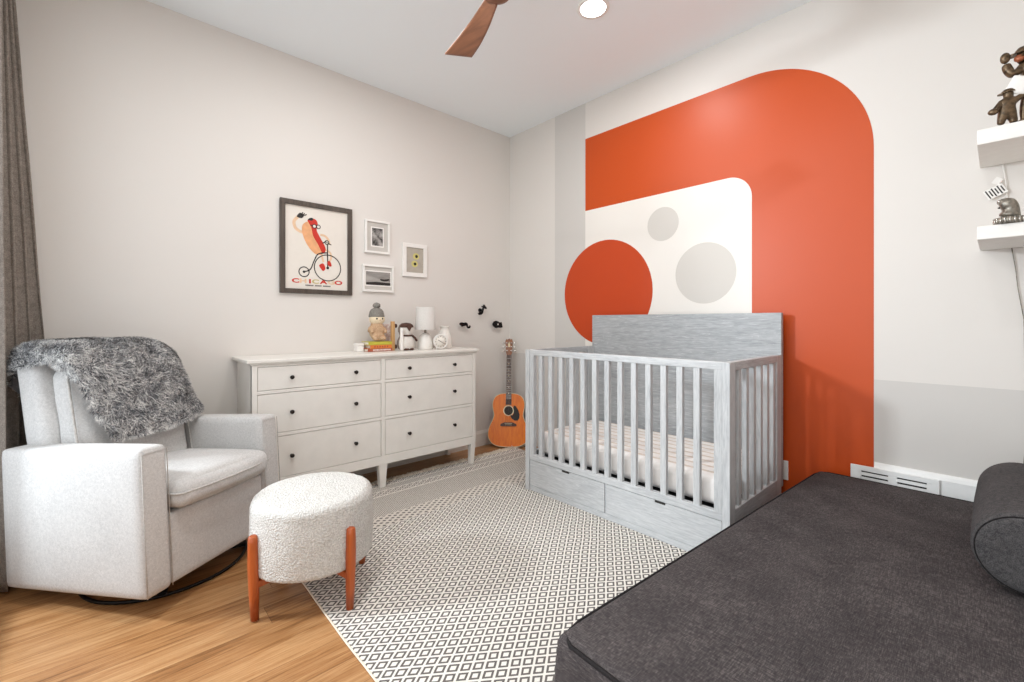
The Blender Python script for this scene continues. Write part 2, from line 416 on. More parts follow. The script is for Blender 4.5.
# ------------------------------------------------------------------ floor register and wall outlet
t = thing('air_vent_register', 'white slotted air vent set in the tall baseboard behind the daybed', 'vent', (2.948, -0.0225, 0.15))
b = MB()
for (x0, x1, z0, z1) in ((-.174, .174, .230, .256), (-.174, .174, 0, .055), (-.174, -.128, .055, .230), (.128, .174, .055, .230), (-.018, .018, .055, .230)):
    b.b2(x0, x1, -.012, 0, z0, z1, 0.002)
b.build('register_frame', M['trim'], t)
b = MB(); b.b2(-.15, .15, -.0015, 0.0, .03, .24); b.build('backing', M['ink'], t)
for x0, x1 in ((-.128, -.018), (.018, .128)):
    b = MB()
    for k in range(7): b.b2(x0, x1, -.011, -.003, .060+k*.0245, .060+k*.0245+.0155, 0.001)
    b.build('louver', M['trim'], t)
t = thing('wall_outlet', 'small white outlet plate on the orange wall beside the crib', 'outlet', (2.432, -0.0015, 0.286))
MB().b2(-.037, .037, -.007, 0, -.057, .057, 0.002).build('cover_plate', M['white'], t)
for z in (-.024, .024):
    MB().prism(rrect(-.017, .017, z-.014, z+.014, .010), .007, .009, MW_FAR).build('socket', M['trim'], t)

# ------------------------------------------------------------------ rug
ax, ay = 0.050, 0.069
g = G('diamond_woven_rug'); v = g.coord(); s = g.xyz(v)
wob = g.math('MULTIPLY', g.math('SUBTRACT', g.noise(v, 6, 2), 0.5), 0.010)
sx = g.math('ADD', s[0], wob); sy = g.math('ADD', s[1], wob)
def diamonds(k, lo, hi, line):
    a = g.math('DIVIDE', sx, ax*k); bq = g.math('DIVIDE', sy, ay*k)
    fu = g.math('ABSOLUTE', g.math('SUBTRACT', g.math('FRACT', g.math('ADD', a, bq)), 0.5))
    fv = g.math('ABSOLUTE', g.math('SUBTRACT', g.math('FRACT', g.math('SUBTRACT', a, bq)), 0.5))
    mx = g.math('MAXIMUM', fu, fv)
    return g.math('MULTIPLY', g.math('GREATER_THAN', mx, lo), g.math('LESS_THAN', mx, hi))
big = diamonds(1.0, 0.215, 0.40, 0)
mid = diamonds(0.80, -1, 0.27, 0)
fine = diamonds(0.32, -1, 0.33, 0)
chain = diamonds(0.80, 0.16, 0.36, 0)
def band(x0, x1): return g.math('MULTIPLY', g.math('GREATER_THAN', s[0], x0), g.math('LESS_THAN', s[0], x1))
d = g.math('MULTIPLY', big, g.math('GREATER_THAN', s[0], 0.955))
for (x0, x1, q) in ((0.28, 0.36, chain), (0.375, 0.44, fine), (0.45, 0.52, chain), (0.535, 0.815, fine), (0.82, 0.95, mid)):
    d = g.math('ADD', d, g.math('MULTIPLY', q, band(x0, x1)))
grey = g.math('ADD', g.math('MULTIPLY', band(0.36, 0.815), 0.45), g.math('MULTIPLY', band(0.815, 0.955), 0.5))
fuzz = g.noise(v, 500, 2)
base = g.mix(grey, g.ramp(fuzz, [(0.3, (214, 208, 198)), (0.7, (240, 236, 229))]), lin((190, 180, 168)))
dark = g.ramp(fuzz, [(0.3, (84, 79, 76)), (0.7, (122, 116, 111))])
g.p('Base Color', g.mix(d, base, dark)).p('Roughness', 0.95).p('Specular IOR Level', 0.1); g.bump(g.math('ADD', fuzz, g.math('MULTIPLY', d, -0.5)), 0.4, 0.003)
M['rug'] = g.m
M['fringe'] = plain('cream_fringe_yarn', (222, 210, 192), 0.95)
RX0, RX1, RYA, RYB = 0.300, 3.35, -2.350, -0.19
rug = thing('area_rug', 'black and cream diamond pattern woven rug with fringe under the crib', 'rug', (0, 0, 0))
P = []
for i in range(81):
    x = RX0+(RX1-RX0)*i/80; row_ = []
    for j in range(41):
        y = RYA+(RYB-RYA)*j/40
        ed = noise.noise(Vector((x*3.1, 1.3, 0)))*0.010 if j == 0 else 0
        row_.append(Vector((x, y+ed, 0.006)))
    P.append(row_)
b = MB(); b.grid(P); 
edge = [p[0] for p in P]
b.build('woven_field', M['rug'], rug)
b = MB(); b.tube([e+Vector((0, -0.001, -0.002)) for e in edge], 0.004, 6); b.build('bound_edge', M['fringe'], rug)
b = MB()
for k in range(520):
    y = RYA+(RYB-RYA)*(k+random.random())/430
    pts = [Vector((RX0+0.004, y, 0.005))]; dy = random.uniform(-0.012, 0.012); L = random.uniform(0.035, 0.06)
    for q in (0.35, 0.7, 1.0): pts.append(Vector((RX0-L*q, y+dy*q*q, 0.003+0.022*math.sin(PI*q)*random.random())))
    b.tube(pts, 0.0032, 4)
o = b.build('fringe', M['fringe'], rug); o['kind'] = 'stuff'

# ------------------------------------------------------------------ dresser  (front plane x=.40)
D = thing('dresser', 'wide white six drawer dresser with dark knobs against the left wall', 'dresser', (0.02, -1.560, 0))
fx = 0.380  # local x of front face
b = MB()
b.b2(0.0, fx-.005, -.815, -.787, .17, .915, 0.002); b.b2(0.0, fx-.005, .787, .815, .17, .915, 0.002)      # side panels
b.b2(0.0, .012, -.787, .787, .17, .915)
b.build('carcass', M['dresser'], D)
b = MB(); b.b2(.02, fx-.03, -.785, .785, .18, .90); b.build('inner_case', M['gap'], D)
b = MB()
b.b2(fx-.03, fx, -.815, -.786, .232, .915, 0.002); b.b2(fx-.03, fx, .786, .815, .232, .915, 0.002); b.b2(fx-.03, fx, -.0135, .0135, .232, .915, 0.002)
for zz, zt in ((.905, .915), (.744, .764), (.484, .504), ): 
    b.b2(fx-.03, fx-.001, -.79, .79, zz, zt, 0.0015)
b.b2(fx-.03, fx, -.815, .815, .170, .232, 0.002)
b.build('face_frame', M['dresser'], D)
b = MB()
b.box((fx/2-.001, 0, .9395), (fx+.03, 1.688, .021), 0.005, 3)
b.prism([(-.0, .0), (0, .014), (.016, .014), (.010, .006), (.004, 0)], -.825, .825, Matrix(((1,0,0,fx-.002), (0,0,1,0), (0,1,0,.9155), (0,0,0,1))))
b.box((fx/2, 0, .922), (fx+.008, 1.648, .014), 0.003)
b.build('top', M['dresser'], D)
for (y, x) in ((-.793, fx-.024), (-.0, fx-.024), (.793, fx-.024), (-.791, .026), (.791, .026)):
    b = MB(); t = bmesh.new(); bmesh.ops.create_cube(t, size=1.0)
    for v_ in t.verts:
        top = v_.co.z > 0
        inn = 1 if y < -.1 else (-1 if y > .1 else 0)
        w = .044 if top else .030
        if inn: v_.co = Vector((x+v_.co.x*(.046 if top else .036), y+(v_.co.y)*w-(0.007*inn*(-1) if not top else 0)*-1*(-1), .172 if top else .0075))
        else: v_.co = Vector((x+v_.co.x*(.046 if top else .036), y+v_.co.y*(.062 if top else .040), .172 if top else .0075))
    b.merge(t); b.build('leg', M['dresser'], D)
def drawer(yc, z0, z1):
    dr = MB().b2(fx-.022, fx-.003, yc-.3835, yc+.3835, z0, z1, 0.0025).build('drawer', M['dresser'], D)
    for s_ in (-1, 1):
        kb = MB(); Mx = Matrix.Translation((fx-.003, yc+s_*.20, (z0+z1)/2)) @ Matrix.Rotation(PI/2, 4, 'Y') @ Matrix.Diagonal((.9, .9, .95, 1))
        kb.lathe([(0, 0), (.009, 0), (.006, .006), (.005, .012), (.012, .016), (.0145, .021), (.013, .026), (.008, .0295), (0, .0305)], 20, Mx)
        kb.build('knob', M['knob'], dr)
for yc in (-.4005, .4005):
    drawer(yc, .7665, .9025); drawer(yc, .5065, .7415); drawer(yc, .2345, .4815)

# ------------------------------------------------------------------ crib
CX0, CX1, CY0, CY1 = 1.081, 2.460, -0.834, -0.055
crib = thing('crib', 'grey washed wooden baby crib with slatted sides and two underbed drawers', 'crib', ((CX0+CX1)/2, (CY0+CY1)/2, 0.0065))
ox, oy = (CX0+CX1)/2, (CY0+CY1)/2
def cb_(name, x0, x1, y0, y1, z0, z1, mat, bev=0.003, parent=None):
    return MB().b2(x0-ox, x1-ox, y0-oy, y1-oy, z0, z1, bev).build(name, mat, parent or crib)
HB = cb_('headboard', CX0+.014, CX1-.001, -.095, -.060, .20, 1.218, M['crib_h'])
for sx0, sx1, in ((CX0, CX0+.036), (CX1-.036, CX1)):
    cb_('side_post', sx0, sx1, CY0, CY0+.066, 0, .972, M['crib_z'], 0.002)
    cb_('side_post', sx0, sx1, -.172, -.097, 0, .972, M['crib_z'], 0.002)
    cb_('side_top_rail', sx0, sx1, CY0+.066, -.172, .932, .972, M['crib_y'], 0.002)
    cb_('side_bottom_rail', sx0, sx1, CY0+.066, -.172, .060, .262, M['crib_y'], 0.002)
    for k in range(6):
        y = -.712+k*.0995
        cb_('side_slat', sx0+.007, sx1-.006, y, y+.036, .258, .936, M['crib_z'], 0.002)
fy0, fy1 = CY0+.004, CY0+.036
cb_('front_top_rail', CX0+.037, CX1-.037, fy0, fy1, .934, .972, M['crib_x'])
cb_('front_bottom_rail', CX0+.037, CX1-.037, fy0, fy1, .212, .252, M['crib_x'])
cb_('front_stile', CX0+.037, CX0+.075, fy0, fy1, .250, .936, M['crib_z'])
cb_('front_stile', CX1-.077, CX1-.037, fy0, fy1, .250, .936, M['crib_z'])
for k in range(13):
    xc = 1.218+k*.0898
    cb_('front_slat', xc-.0165, xc+.0165, fy0+.003, fy1-.003, .250, .936, M['crib_z'], 0.0025)
cb_('base_rail', CX0+.037, CX1-.037, CY0+.008, CY0+.036, .0, .036, M['crib_x'])
cb_('drawer_divider', 1.744, 1.754, CY0+.012, CY0+.036, .036, .212, M['crib_x'], 0.001)
b = MB(); b.b2(CX0+.04-ox, CX1-.04-ox, CY0+.04-oy, -.11-oy, .225, .240); b.build('mattress_support', M['black'], crib)
for x0, x1 in ((CX0+.040, 1.7425), (1.7555, CX1-.040)):
    dr = cb_('drawer', x0, x1, CY0+.006, CY0+.030, .0385, .2095, M['crib_x'], 0.0015)
    xm = (x0+x1)/2+.012
    b = MB(); b.b2(xm-.03-ox, xm+.03-ox, CY0+.0035-oy, CY0+.0065-oy, .199, .2105, 0.001); b.build('finger_slot', M['ink'], dr)
mt = MB(); mt.cushion((1.285, .640, .155), .045, 16, (0, 0, .008))
mo = mt.build('crib_mattress', M['sheet'], None, ((CX0+CX1)/2, (-.790-.100)/2-.005, .328))
tag(mo, 'white crib mattress with beige striped sheet inside the crib', 'mattress')

# ------------------------------------------------------------------ daybed and bolster
bedq = [Vector((2.535, -2.135, 0)), Vector((3.70, -2.20, 0)), Vector((3.70, -.105, 0)), Vector((2.650, -.105, 0))]
bc = sum(bedq, Vector())/4
def bedmap(p):
    u = (p.x+1)/2; w = (p.y+1)/2
    q = bedq[0]*(1-u)*(1-w)+bedq[1]*u*(1-w)+bedq[2]*u*w+bedq[3]*(1-u)*w-bc
    return Vector((q.x, q.y, p.z))
bed = thing('daybed', 'low charcoal fabric daybed in the right foreground', 'bed', (bc.x, bc.y, 0.0065))
b = MB()
def fbed(p):
    # cushion() works on a 2 x 2 footprint; z centred
    side = 1.0+0.012*(1-(2*p.z/.352)**2)
    return bedmap(Vector((p.x*side if abs(p.x) > .9 else p.x, p.y*side if abs(p.y) > .9 else p.y, p.z+.176)))
b.cushion((2, 2, .352), .022, 26, (0, 0, .004), None, 0.0, 0, fbed)
b.build('mattress', M['bed'], bed)
for zc in (.344, .012):
    ring = []
    for (a, c) in ((0, 1), (1, 2), (2, 3), (3, 0)):
        for k in range(24):
            f_ = k/24
            p = (bedq[a]*(1-f_)+bedq[c]*f_)-bc
            ring.append(Vector((p.x, p.y, zc)))
    # round the corners of the piping loop
    for _ in range(1): ring = [(ring[i-1]+ring[i]*2+ring[(i+1) % len(ring)])/4 for i in range(len(ring))]
    b = MB(); b.tube(ring, .0055, 8, True); b.build('piping', M['bed_piping'], bed)
bol = thing('bolster_cushion', 'charcoal cylindrical bolster lying on the right of the daybed', 'cushion', (3.374, -0.665, .3655))
b = MB(); Mx = Matrix.Translation((0, 0, .1235)) @ Matrix.Rotation(PI/2, 4, 'X')
R_ = .120
b.lathe([(0, .378)]+[(R_-.03+.03*math.sin(a*PI/16), .345+.03*math.cos(a*PI/16)) for a in range(9)]+[(R_+.003, .1), (R_+.003, -.1)]+[(R_-.03+.03*math.cos(a*PI/16), -.345-.03*math.sin(a*PI/16)) for a in range(9)]+[(0, -.378)], 48, Mx)
b.build('cover', M['bolster'], bol)
for y in (-.366, .366):
    b = MB(); b.tube([Vector((math.cos(2*PI*k/48)*(R_-.010), y, .1235+math.sin(2*PI*k/48)*(R_-.010))) for k in range(48)], .003, 6, True)
    b.build('piping', M['bed_piping'], bol)

# ------------------------------------------------------------------ armchair
CH = thing('armchair', 'light grey upholstered swivel glider armchair in the left corner', 'armchair', (.635, -2.81, 0), math.radians(35))
for s_ in (-1, 1):
    ya = -.294 if s_ < 0 else .312
    b = MB()
    b.cushion((.735, .112, .576), .022, 12, (.004, .006, .005), Matrix.Translation((-.018, ya, .374)))
    a_ = b.build('arm', M['chair'], CH)
    b = MB()
    b.tube([Vector((.3515, ya+p[0], .374+p[1])) for p in ((-.050, -.280), (-.050, .270), (.050, .270), (.050, -.280))], .0018, 6)
    b.build('seam', M['piping'], a_)
b = MB(); b.cushion((.665, .492, .285), .015, 10, (.004, 0, 0), Matrix.Translation((.008, .009, .2325))); b.build('seat_base', M['chair'], CH)
b = MB(); b.cushion((.62, .486, .120), .045, 16, (.016, 0, .030), Matrix.Translation((.090, .009, .446)), .003, 3)
sc_ = b.build('seat_cushion', M['chair'], CH)
b = MB(); b.tube([Vector((x, y+.009, .452)) for x, y in [(-.20, -.242), (.370, -.243), (.397, -.230), (.413, -.12), (.418, 0), (.413, .12), (.397, .230), (.370, .243), (-.20, .242)]], .0045, 8)
b.build('piping', M['piping'], sc_)
def lean(p): return Vector((p.x-.13*(p.z-.45), p.y, p.z))
b = MB(); b.cushion((.150, .580, .935), .045, 14, (.004, 0, .012), None, 0.002, 1, lambda p: lean(p+Vector((-.272, .008, .576))))
b.build('backrest', M['chair'], CH)
b = MB(); b.cushion((.140, .500, .53), .055, 16, (.024, 0, .006), None, .006, 5, lambda p: lean(p+Vector((-.140, 0, .722))))
bk = b.build('back_cushion', M['chair'], CH)
b = MB(); b.tube([lean(Vector((-.080, y, z))) for y, z in rrect(-.253, .253, .452, .980, .05, (1,1,1,1), 6)], .0055, 8, True); b.build('piping', M['piping'], bk)
# swivel base
b = MB(); b.tube([Vector((math.cos(2*PI*k/64)*.315, .05+math.sin(2*PI*k/64)*.315, .009)) for k in range(64)], .0075, 8, True)
for a in (PI/4, 3*PI/4, 5*PI/4, 7*PI/4):
    b.box((0, 0, 0), (.315, .035, .010), .002, 2, Matrix.Translation((0, .05, 0)) @ Matrix.Rotation(a, 4, 'Z') @ Matrix.Translation((.157, 0, .016)))
b.cyl((0, .05, .012), (0, .05, .105), .07)
b.box((0, .01, .092), (.46, .40, .022), .004)
b.build('swivel_base', M['black'], CH)

PITCH = Matrix.Translation((0, 0, .33)) @ Matrix.Rotation(math.radians(-3.3), 4, 'Y') @ Matrix.Translation((0, 0, -.33))
def recline(o):
    for c in o.children:
        if c.name.startswith('swivel_base'): continue
        c.data.transform(PITCH); recline(c)
recline(CH)
# fur throw over the chair back (chair-local coordinates)
FUR = []
for nm, c in (('fur_charcoal', (70, 72, 76)), ('fur_grey', (122, 122, 124)), ('fur_silver', (172, 171, 170)), ('fur_white_tip', (214, 212, 208))):
    FUR.append(plain(nm, c, 0.8, vary=0.12))
thr = thing('fur_throw', 'shaggy grey and white faux fur throw draped over the armchair back', 'throw blanket', (.635, -2.81, 0), math.radians(35))
cols = [  # t, rear bottom, rear top, ridge, cushion top, front mid, front bottom (chair-local x, y, z)
    (0.00, (-.425, -.272, .965), (-.405, -.285, .990), (-.270, -.288, 1.010), (-.190, -.285, 1.022), (-.165, -.275, 1.010), (-.150, -.272, .990)),
    (0.07, (-.450, -.265, .910), (-.425, -.270, 1.060), (-.270, -.280, 1.082), (-.135, -.275, 1.045), (-.104, -.262, 1.000), (-.094, -.252, .940)),
    (0.20, (-.455, -.225, .860), (-.430, -.230, 1.070), (-.275, -.235, 1.094), (-.130, -.225, 1.052), (-.074, -.205, .915), (-.054, -.190, .735)),
    (0.28, (-.455, -.200, .860), (-.430, -.200, 1.072), (-.278, -.200, 1.097), (-.128, -.190, 1.054), (-.068, -.165, .895), (-.040, -.155, .655)),
    (0.55, (-.460, 0.00, .850), (-.430, 0.00, 1.075), (-.280, 0.00, 1.100), (-.126, .010, 1.056), (-.060, .040, .885), (-.032, .060, .660)),
    (0.80, (-.455, .160, .860), (-.430, .160, 1.070), (-.280, .160, 1.095), (-.128, .160, 1.050), (-.066, .185, .885), (-.042, .215, .682)),
    (0.93, (-.450, .235, .880), (-.425, .235, 1.060), (-.275, .225, 1.068), (-.140, .225, 1.005), (-.088, .245, .865), (-.060, .270, .700)),
    (1.00, (-.440, .270, .920), (-.415, .275, 1.020), (-.280, .270, 1.020), (-.185, .260, .965), (-.125, .265, .850), (-.080, .298, .708)),
]
NT, NS = 72, 64
def cm(p0, p1, p2, p3, t):
    return 0.5*((2*p1)+(p2-p0)*t+(2*p0-5*p1+4*p2-p3)*t*t+(3*p1-p0-3*p2+p3)*t**3)
def along(ctrl, s):
    n = len(ctrl)-1; x = s*n; i = min(n-1, int(x)); t = x-i
    g_ = lambda k: ctrl[max(0, min(n, k))]
    return cm(g_(i-1), g_(i), g_(i+1), g_(i+2), t)
ts = [c[0] for c in cols]
P = []
for a in range(NT+1):
    t = a/NT
    k = max(i for i in range(len(ts)) if ts[i] <= t+1e-9); k = min(k, len(ts)-2)
    f_ = (t-ts[k])/(ts[k+1]-ts[k])
    ctrl = [Vector(cols[k][1+q]).lerp(Vector(cols[k+1][1+q]), f_) for q in range(6)]
    P.append([along(ctrl, j/NS) for j in range(NS+1)])
for _ in range(3):
    Q = [[p.copy() for p in r] for r in P]
    for i in range(1, NT):
        for j in range(1, NS): Q[i][j] = (P[i-1][j]+P[i+1][j]+P[i][j-1]+P[i][j+1]+P[i][j]*2)/6
    P = Q
for i in range(NT+1):
    for j in range(NS+1):
        P[i][j] = P[i][j]+Vector((1, 0, .6)).normalized()*(noise.noise(P[i][j]*9)*.010)
# outward normals
def nrm(i, j):
    a = P[min(i+1, NT)][j]-P[max(i-1, 0)][j]; b_ = P[i][min(j+1, NS)]-P[i][max(j-1, 0)]
    n_ = b_.cross(a)
    if n_.length < 1e-9: return Vector((1, 0, 0))
    n_.normalize()
    return n_
sgn = 1 if nrm(NT//2, NS*3//4).x > 0 else -1
b = MB(); b.grid(P); b.build('backing', FUR[1], thr)
fb = bmesh.new()
for k in range(30000):
    i, j = random.random()*NT, random.random()**0.8*NS
    edge_ = random.random()
    if edge_ < .10: i = random.choice((0.0, NT-.001)); 
    elif edge_ < .17: j = NS-.001
    i0, j0 = min(NT-1, int(i)), min(NS-1, int(j)); fi, fj = i-i0, j-j0
    p = P[i0][j0].lerp(P[i0+1][j0], fi).lerp(P[i0][j0+1].lerp(P[i0+1][j0+1], fi), fj)
    n_ = nrm(i0, j0)*sgn
    dn = (P[i0][j0+1]-P[i0][j0]).normalized()
    fl = noise.noise_vector(p*14)
    comb = (dn*.5+fl*1.3+Vector((random.gauss(0, .45), random.gauss(0, .45), random.gauss(0, .45))))
    comb -= n_*comb.dot(n_)
    if comb.length < 1e-6: continue
    comb.normalize()
    L = random.uniform(.016, .030); w = random.uniform(.0009, .0017)
    side = comb.cross(n_).normalized()*w
    p1 = p+n_*(L*.42)+comb*(L*.40); p2 = p+n_*(L*.55)+comb*L
    tone = noise.noise(p*22)*.9+random.gauss(0, .55)
    mi_ = 0 if tone < -.70 else (1 if tone < -.25 else (2 if tone < .30 else 3))
    v0, v1 = fb.verts.new(p-side), fb.verts.new(p+side); v2, v3 = fb.verts.new(p1+side*.8), fb.verts.new(p1-side*.8); v4 = fb.verts.new(p2)
    f1 = fb.faces.new((v0, v1, v2, v3)); f2 = fb.faces.new((v3, v2, v4))
    f1.material_index = max(0, mi_-1) if random.random() < .5 else mi_; f2.material_index = mi_
b = MB(); me = bpy.data.meshes.new('tmp'); fb.to_mesh(me); fb.free(); b.bm.from_mesh(me)
o = b.build('pile', FUR, thr); o['kind'] = 'stuff'
recline(thr)

# ------------------------------------------------------------------ stool
ST = thing('footstool', 'round white boucle footstool with four orange brown wooden legs', 'stool', (1.290, -2.327, 0.0), math.radians(58.5))
b = MB(); Rr, z0, z1 = .243, .158, .442
prof = [(0, z0)]+[(Rr*q/6, z0) for q in range(1, 6)]+[(Rr-.022+.022*math.sin(a*PI/12), z0+.022-.022*math.cos(a*PI/12)) for a in range(7)]
prof += [(Rr+.004*math.sin(PI*q/14), z0+.022+(z1-z0-.057)*q/14) for q in range(1, 14)]
prof += [(Rr-.035+.035*math.cos(a*PI/16), z1-.035+.035*math.sin(a*PI/16)) for a in range(9)]+[((Rr-.035)*q/10, z1+.010*(1-(q/10)**2)) for q in range(9, 0, -1)]+[(0, z1+.010)]
b.lathe(prof, 120)
for v_ in b.bm.verts:
    d_ = Vector((v_.co.x, v_.co.y, (v_.co.z-.3)*1.0)).normalized()
    v_.co += d_*(noise.noise(v_.co*75)*.0028+noise.noise(v_.co*14)*.0025)
b.build('seat', M['boucle'], ST)
for k in range(4):
    a = PI/4+k*PI/2; ca, sa = math.cos(a), math.sin(a)
    b = MB(); t = bmesh.new(); rings = []
    for (r, z, w) in ((.250, 0.0065, .0150), (.253, .10, .0185), (.256, .22, .0205), (.257, .31, .019), (.257, .333, .017), (.257, .338, .010)):
        rings.append([t.verts.new((ca*r+math.cos(2*PI*q/16)*w, sa*r+math.sin(2*PI*q/16)*w, z)) for q in range(16)])
    for A, B in zip(rings, rings[1:]):
        for q in range(16): t.faces.new((A[q], A[(q+1) % 16], B[(q+1) % 16], B[q]))
    t.faces.new(rings[0][::-1]); t.faces.new(rings[-1]); b.merge(t, None, True)
    b.build('leg', M['stool_leg'], ST)
for a in (PI/4, 3*PI/4):
    b = MB(); b.box((0, 0, .144), (.500, .032, .026), .003, 2, Matrix.Rotation(a, 4, 'Z')); b.build('crossbar', M['stool_leg'], ST)

# ------------------------------------------------------------------ guitar
GT = thing('acoustic_guitar', 'amber acoustic guitar leaning in the corner beside the dresser', 'guitar', (.243, -.240, 0.0))
GM = Matrix.Rotation(math.radians(45), 4, 'Z') @ Matrix.Rotation(math.radians(-9.5), 4, 'X')   # local -Y faces the camera
half = [(0, 0), (.06, .002), (.115, .012), (.160, .040), (.186, .085), (.190, .130), (.176, .185), (.152, .235), (.138, .275), (.138, .305), (.146, .345), (.150, .385), (.143, .425), (.122, .460), (.085, .481), (.045, .488), (0, .489)]
def smooth_outline(h, n=6):
    pts = []; H = [Vector((p[0], p[1], 0)) for p in h]
    for i in range(len(H)-1):
        for q in range(n):
            g_ = lambda k: H[max(0, min(len(H)-1, k))]
            pts.append(cm(g_(i-1), g_(i), g_(i+1), g_(i+2), q/n))
    pts.append(H[-1]); return pts
ho = smooth_outline(half)
body = [(p.x, p.y) for p in ho]+[(-p.x, p.y) for p in ho[-2:0:-1]]
# drawing plane (x, y->z up, z-> -Y toward the room)
GP = GM @ Matrix.Translation((0, 0, .012)) @ MW_FAR
b = MB(); b.prism(body, -.100, -.001, GP); gb = b.build('body', M['guitar_side'], GT)
b = MB(); b.prism(body, -.001, .001, GP, 0); b.build('soundboard', M['guitar_top'], gb)
b = MB(); b.tube([GP @ Vector((x, y, 0)) for x, y in body], .003, 6, True); b.build('binding', M['cream'], gb)
b = MB(); b.prism(circ(0, .330, .050), .001, .0016, GP); 
rs = b.build('rosette', M['cream'], gb)
b = MB(); b.prism(circ(0, .330, .041), .0016, .0022, GP); b.build('soundhole', M['ink'], gb)
b = MB(); b.prism([(.018, .290), (.035, .287), (.047, .302), (.050, .330), (.044, .352), (.050, .378), (.068, .372), (.092, .335), (.104, .295), (.102, .262), (.086, .240), (.060, .238), (.034, .255), (.020, .274)], .001, .0032, GP); b.build('pickguard', M['ink'], gb)
b = MB(); b.prism([(-.078, .196), (-.070, .188), (.070, .188), (.078, .196), (.070, .210), (.040, .222), (-.040, .222), (-.070, .210)], .001, .010, GP, .0015); br = b.build('bridge', M['guitar_neck'], gb)
b = MB(); b.box((0, .212, .0115), (.07, .003, .004), 0, 1, GP)
for k in range(6): b.cyl(GP @ Vector((-.026+k*.0104, .200, .008)), GP @ Vector((-.026+k*.0104, .200, .013)), .0026, seg=8)
b.build('saddle', M['cream'], br)
b = MB(); b.prism([(-.027, .385), (.027, .385), (.0215, .855), (-.0215, .855)], .002, .008, GP)
b.mi = 1
for k in range(1, 19):
    y = .855-.640*(1-2**(-k/12)); b.box((0, y, .0085), (.045+.0004*k, .0018, .0018), 0, 1, GP)
b.mi = 2
for k in (3, 5, 7, 9, 12, 15):
    y = .855-.640*(1-2**(-(k-.5)/12)); b.prism(circ(0, y, .0042, 12), .008, .0086, GP)
nk = b.build('fretboard', [M['guitar_neck'], M['steel'], M['cream']], GT)
b = MB(); b.prism([(-.026, .40), (.026, .40), (.0212, .855), (-.0212, .855)], -.016, .002, GP, .004); b.build('neck', M['guitar_head'], GT)
b = MB(); b.prism([(-.021, .852), (.021, .852), (.030, .880), (.036, .985), (.028, 1.008), (.012, 1.004), (0, 1.014), (-.012, 1.004), (-.028, 1.008), (-.036, .985), (-.030, .880)], -.014, .002, GP, .002); hd = b.build('headstock', M['guitar_head'], GT)
b = MB(); b.prism([(-.006, .930), (.006, .930), (.010, .955), (0, .985), (-.010, .955)], .002, .0028, GP); b.build('emblem', M['cream'], hd)
for s_ in (-1, 1):
    for k in range(3):
        y = .895+k*.037; b = MB()
        b.cyl(GP @ Vector((s_*.020, y, .002)), GP @ Vector((s_*.020, y, .016)), .0045, seg=12)
        b.cyl(GP @ Vector((s_*.030, y, -.008)), GP @ Vector((s_*.048, y, -.008)), .0025, seg=8)
        b.box((s_*.053, y, -.008), (.014, .018, .008), .003, 2, GP, True)
        b.build('tuning_peg', M['steel'], hd)
for k in range(6):
    x0_, x1_ = -.026+k*.0104, -.0165+k*.0066
    b = MB(); b.cyl(GP @ Vector((x0_, .211, .0138)), GP @ Vector((x1_, .857, .0115)), .0006, seg=5); b.build('string', M['steel'], GT)

# ------------------------------------------------------------------ wall art on the left wall
def frame(name, label, cat, yc, zc, w, h, bw_, depth, mat, group=None):
    t = thing(name, label, cat, (0.0008, yc, zc), 0, group)
    b = MB(); Mx = MW_LEFT
    b.box((0, h/2-bw_/2, depth/2), (w, bw_, depth), .002, 2, Mx); b.box((0, -h/2+bw_/2, depth/2), (w, bw_, depth), .002, 2, Mx)
    b.box((-w/2+bw_/2, 0, depth/2), (bw_, h-2*bw_, depth), .002, 2, Mx); b.box((w/2-bw_/2, 0, depth/2), (bw_, h-2*bw_, depth), .002, 2, Mx)
    b.build('frame', mat, t); return t
pt = frame('framed_poster', 'large dark framed poster of a waving hot dog riding a penny farthing', 'poster', -1.873, 1.694, .500, .648, .033, .024, M['darkframe'])
b = MB(); b.b2(.002, .008, -.222, .222, -.296, .296)
# drawing in poster coordinates: x right (-.217..217), y up (-.291..291)
def dp(pts, lvl, mi): 
    b.mi = mi; b.prism(pts, .008, .008+.0004*lvl, MW_LEFT); b.mi = 0
def blob(h): 
    H = [Vector((p[0], p[1], 0)) for p in h]; n = len(H); out = []
    for i in range(n):
        for q in range(5): out.append(cm(H[i-1], H[i], H[(i+1) % n], H[(i+2) % n], q/5))
    return [(p.x, p.y) for p in out]
def stroke(pts, w, lvl, mi, closed=False):
    n = len(pts)
    L, Rr_ = [], []
    for i in range(n):
        if closed: d_ = Vector(pts[(i+1) % n])-Vector(pts[i-1])
        else: d_ = Vector(pts[min(i+1, n-1)])-Vector(pts[max(i-1, 0)])
        d_.normalize(); nn = Vector((-d_[1], d_[0]))
        L.append(tuple(Vector(pts[i])+nn*w/2)); Rr_.append(tuple(Vector(pts[i])-nn*w/2))
    z = .008+.0004*lvl; t = bmesh.new()
    a = [t.verts.new((p[0], p[1], z)) for p in L]; c = [t.verts.new((p[0], p[1], z)) for p in Rr_]
    for i in range(n if closed else n-1): t.faces.new((c[i], c[(i+1) % n], a[(i+1) % n], a[i]))
    b.mi = mi; b.merge(t, MW_LEFT); b.mi = 0
def curve(ctrl, n=8):
    H = [Vector((p[0], p[1], 0)) for p in ctrl]; out = []
    for i in range(len(H)-1):
        g_ = lambda k: H[max(0, min(len(H)-1, k))]
        for q in range(n): 
            p = cm(g_(i-1), g_(i), g_(i+1), g_(i+2), q/n); out.append((p.x, p.y))
    out.append(ctrl[-1]); return out
INK, RED, TAN, SKIN, OLV = 1, 2, 3, 4, 5
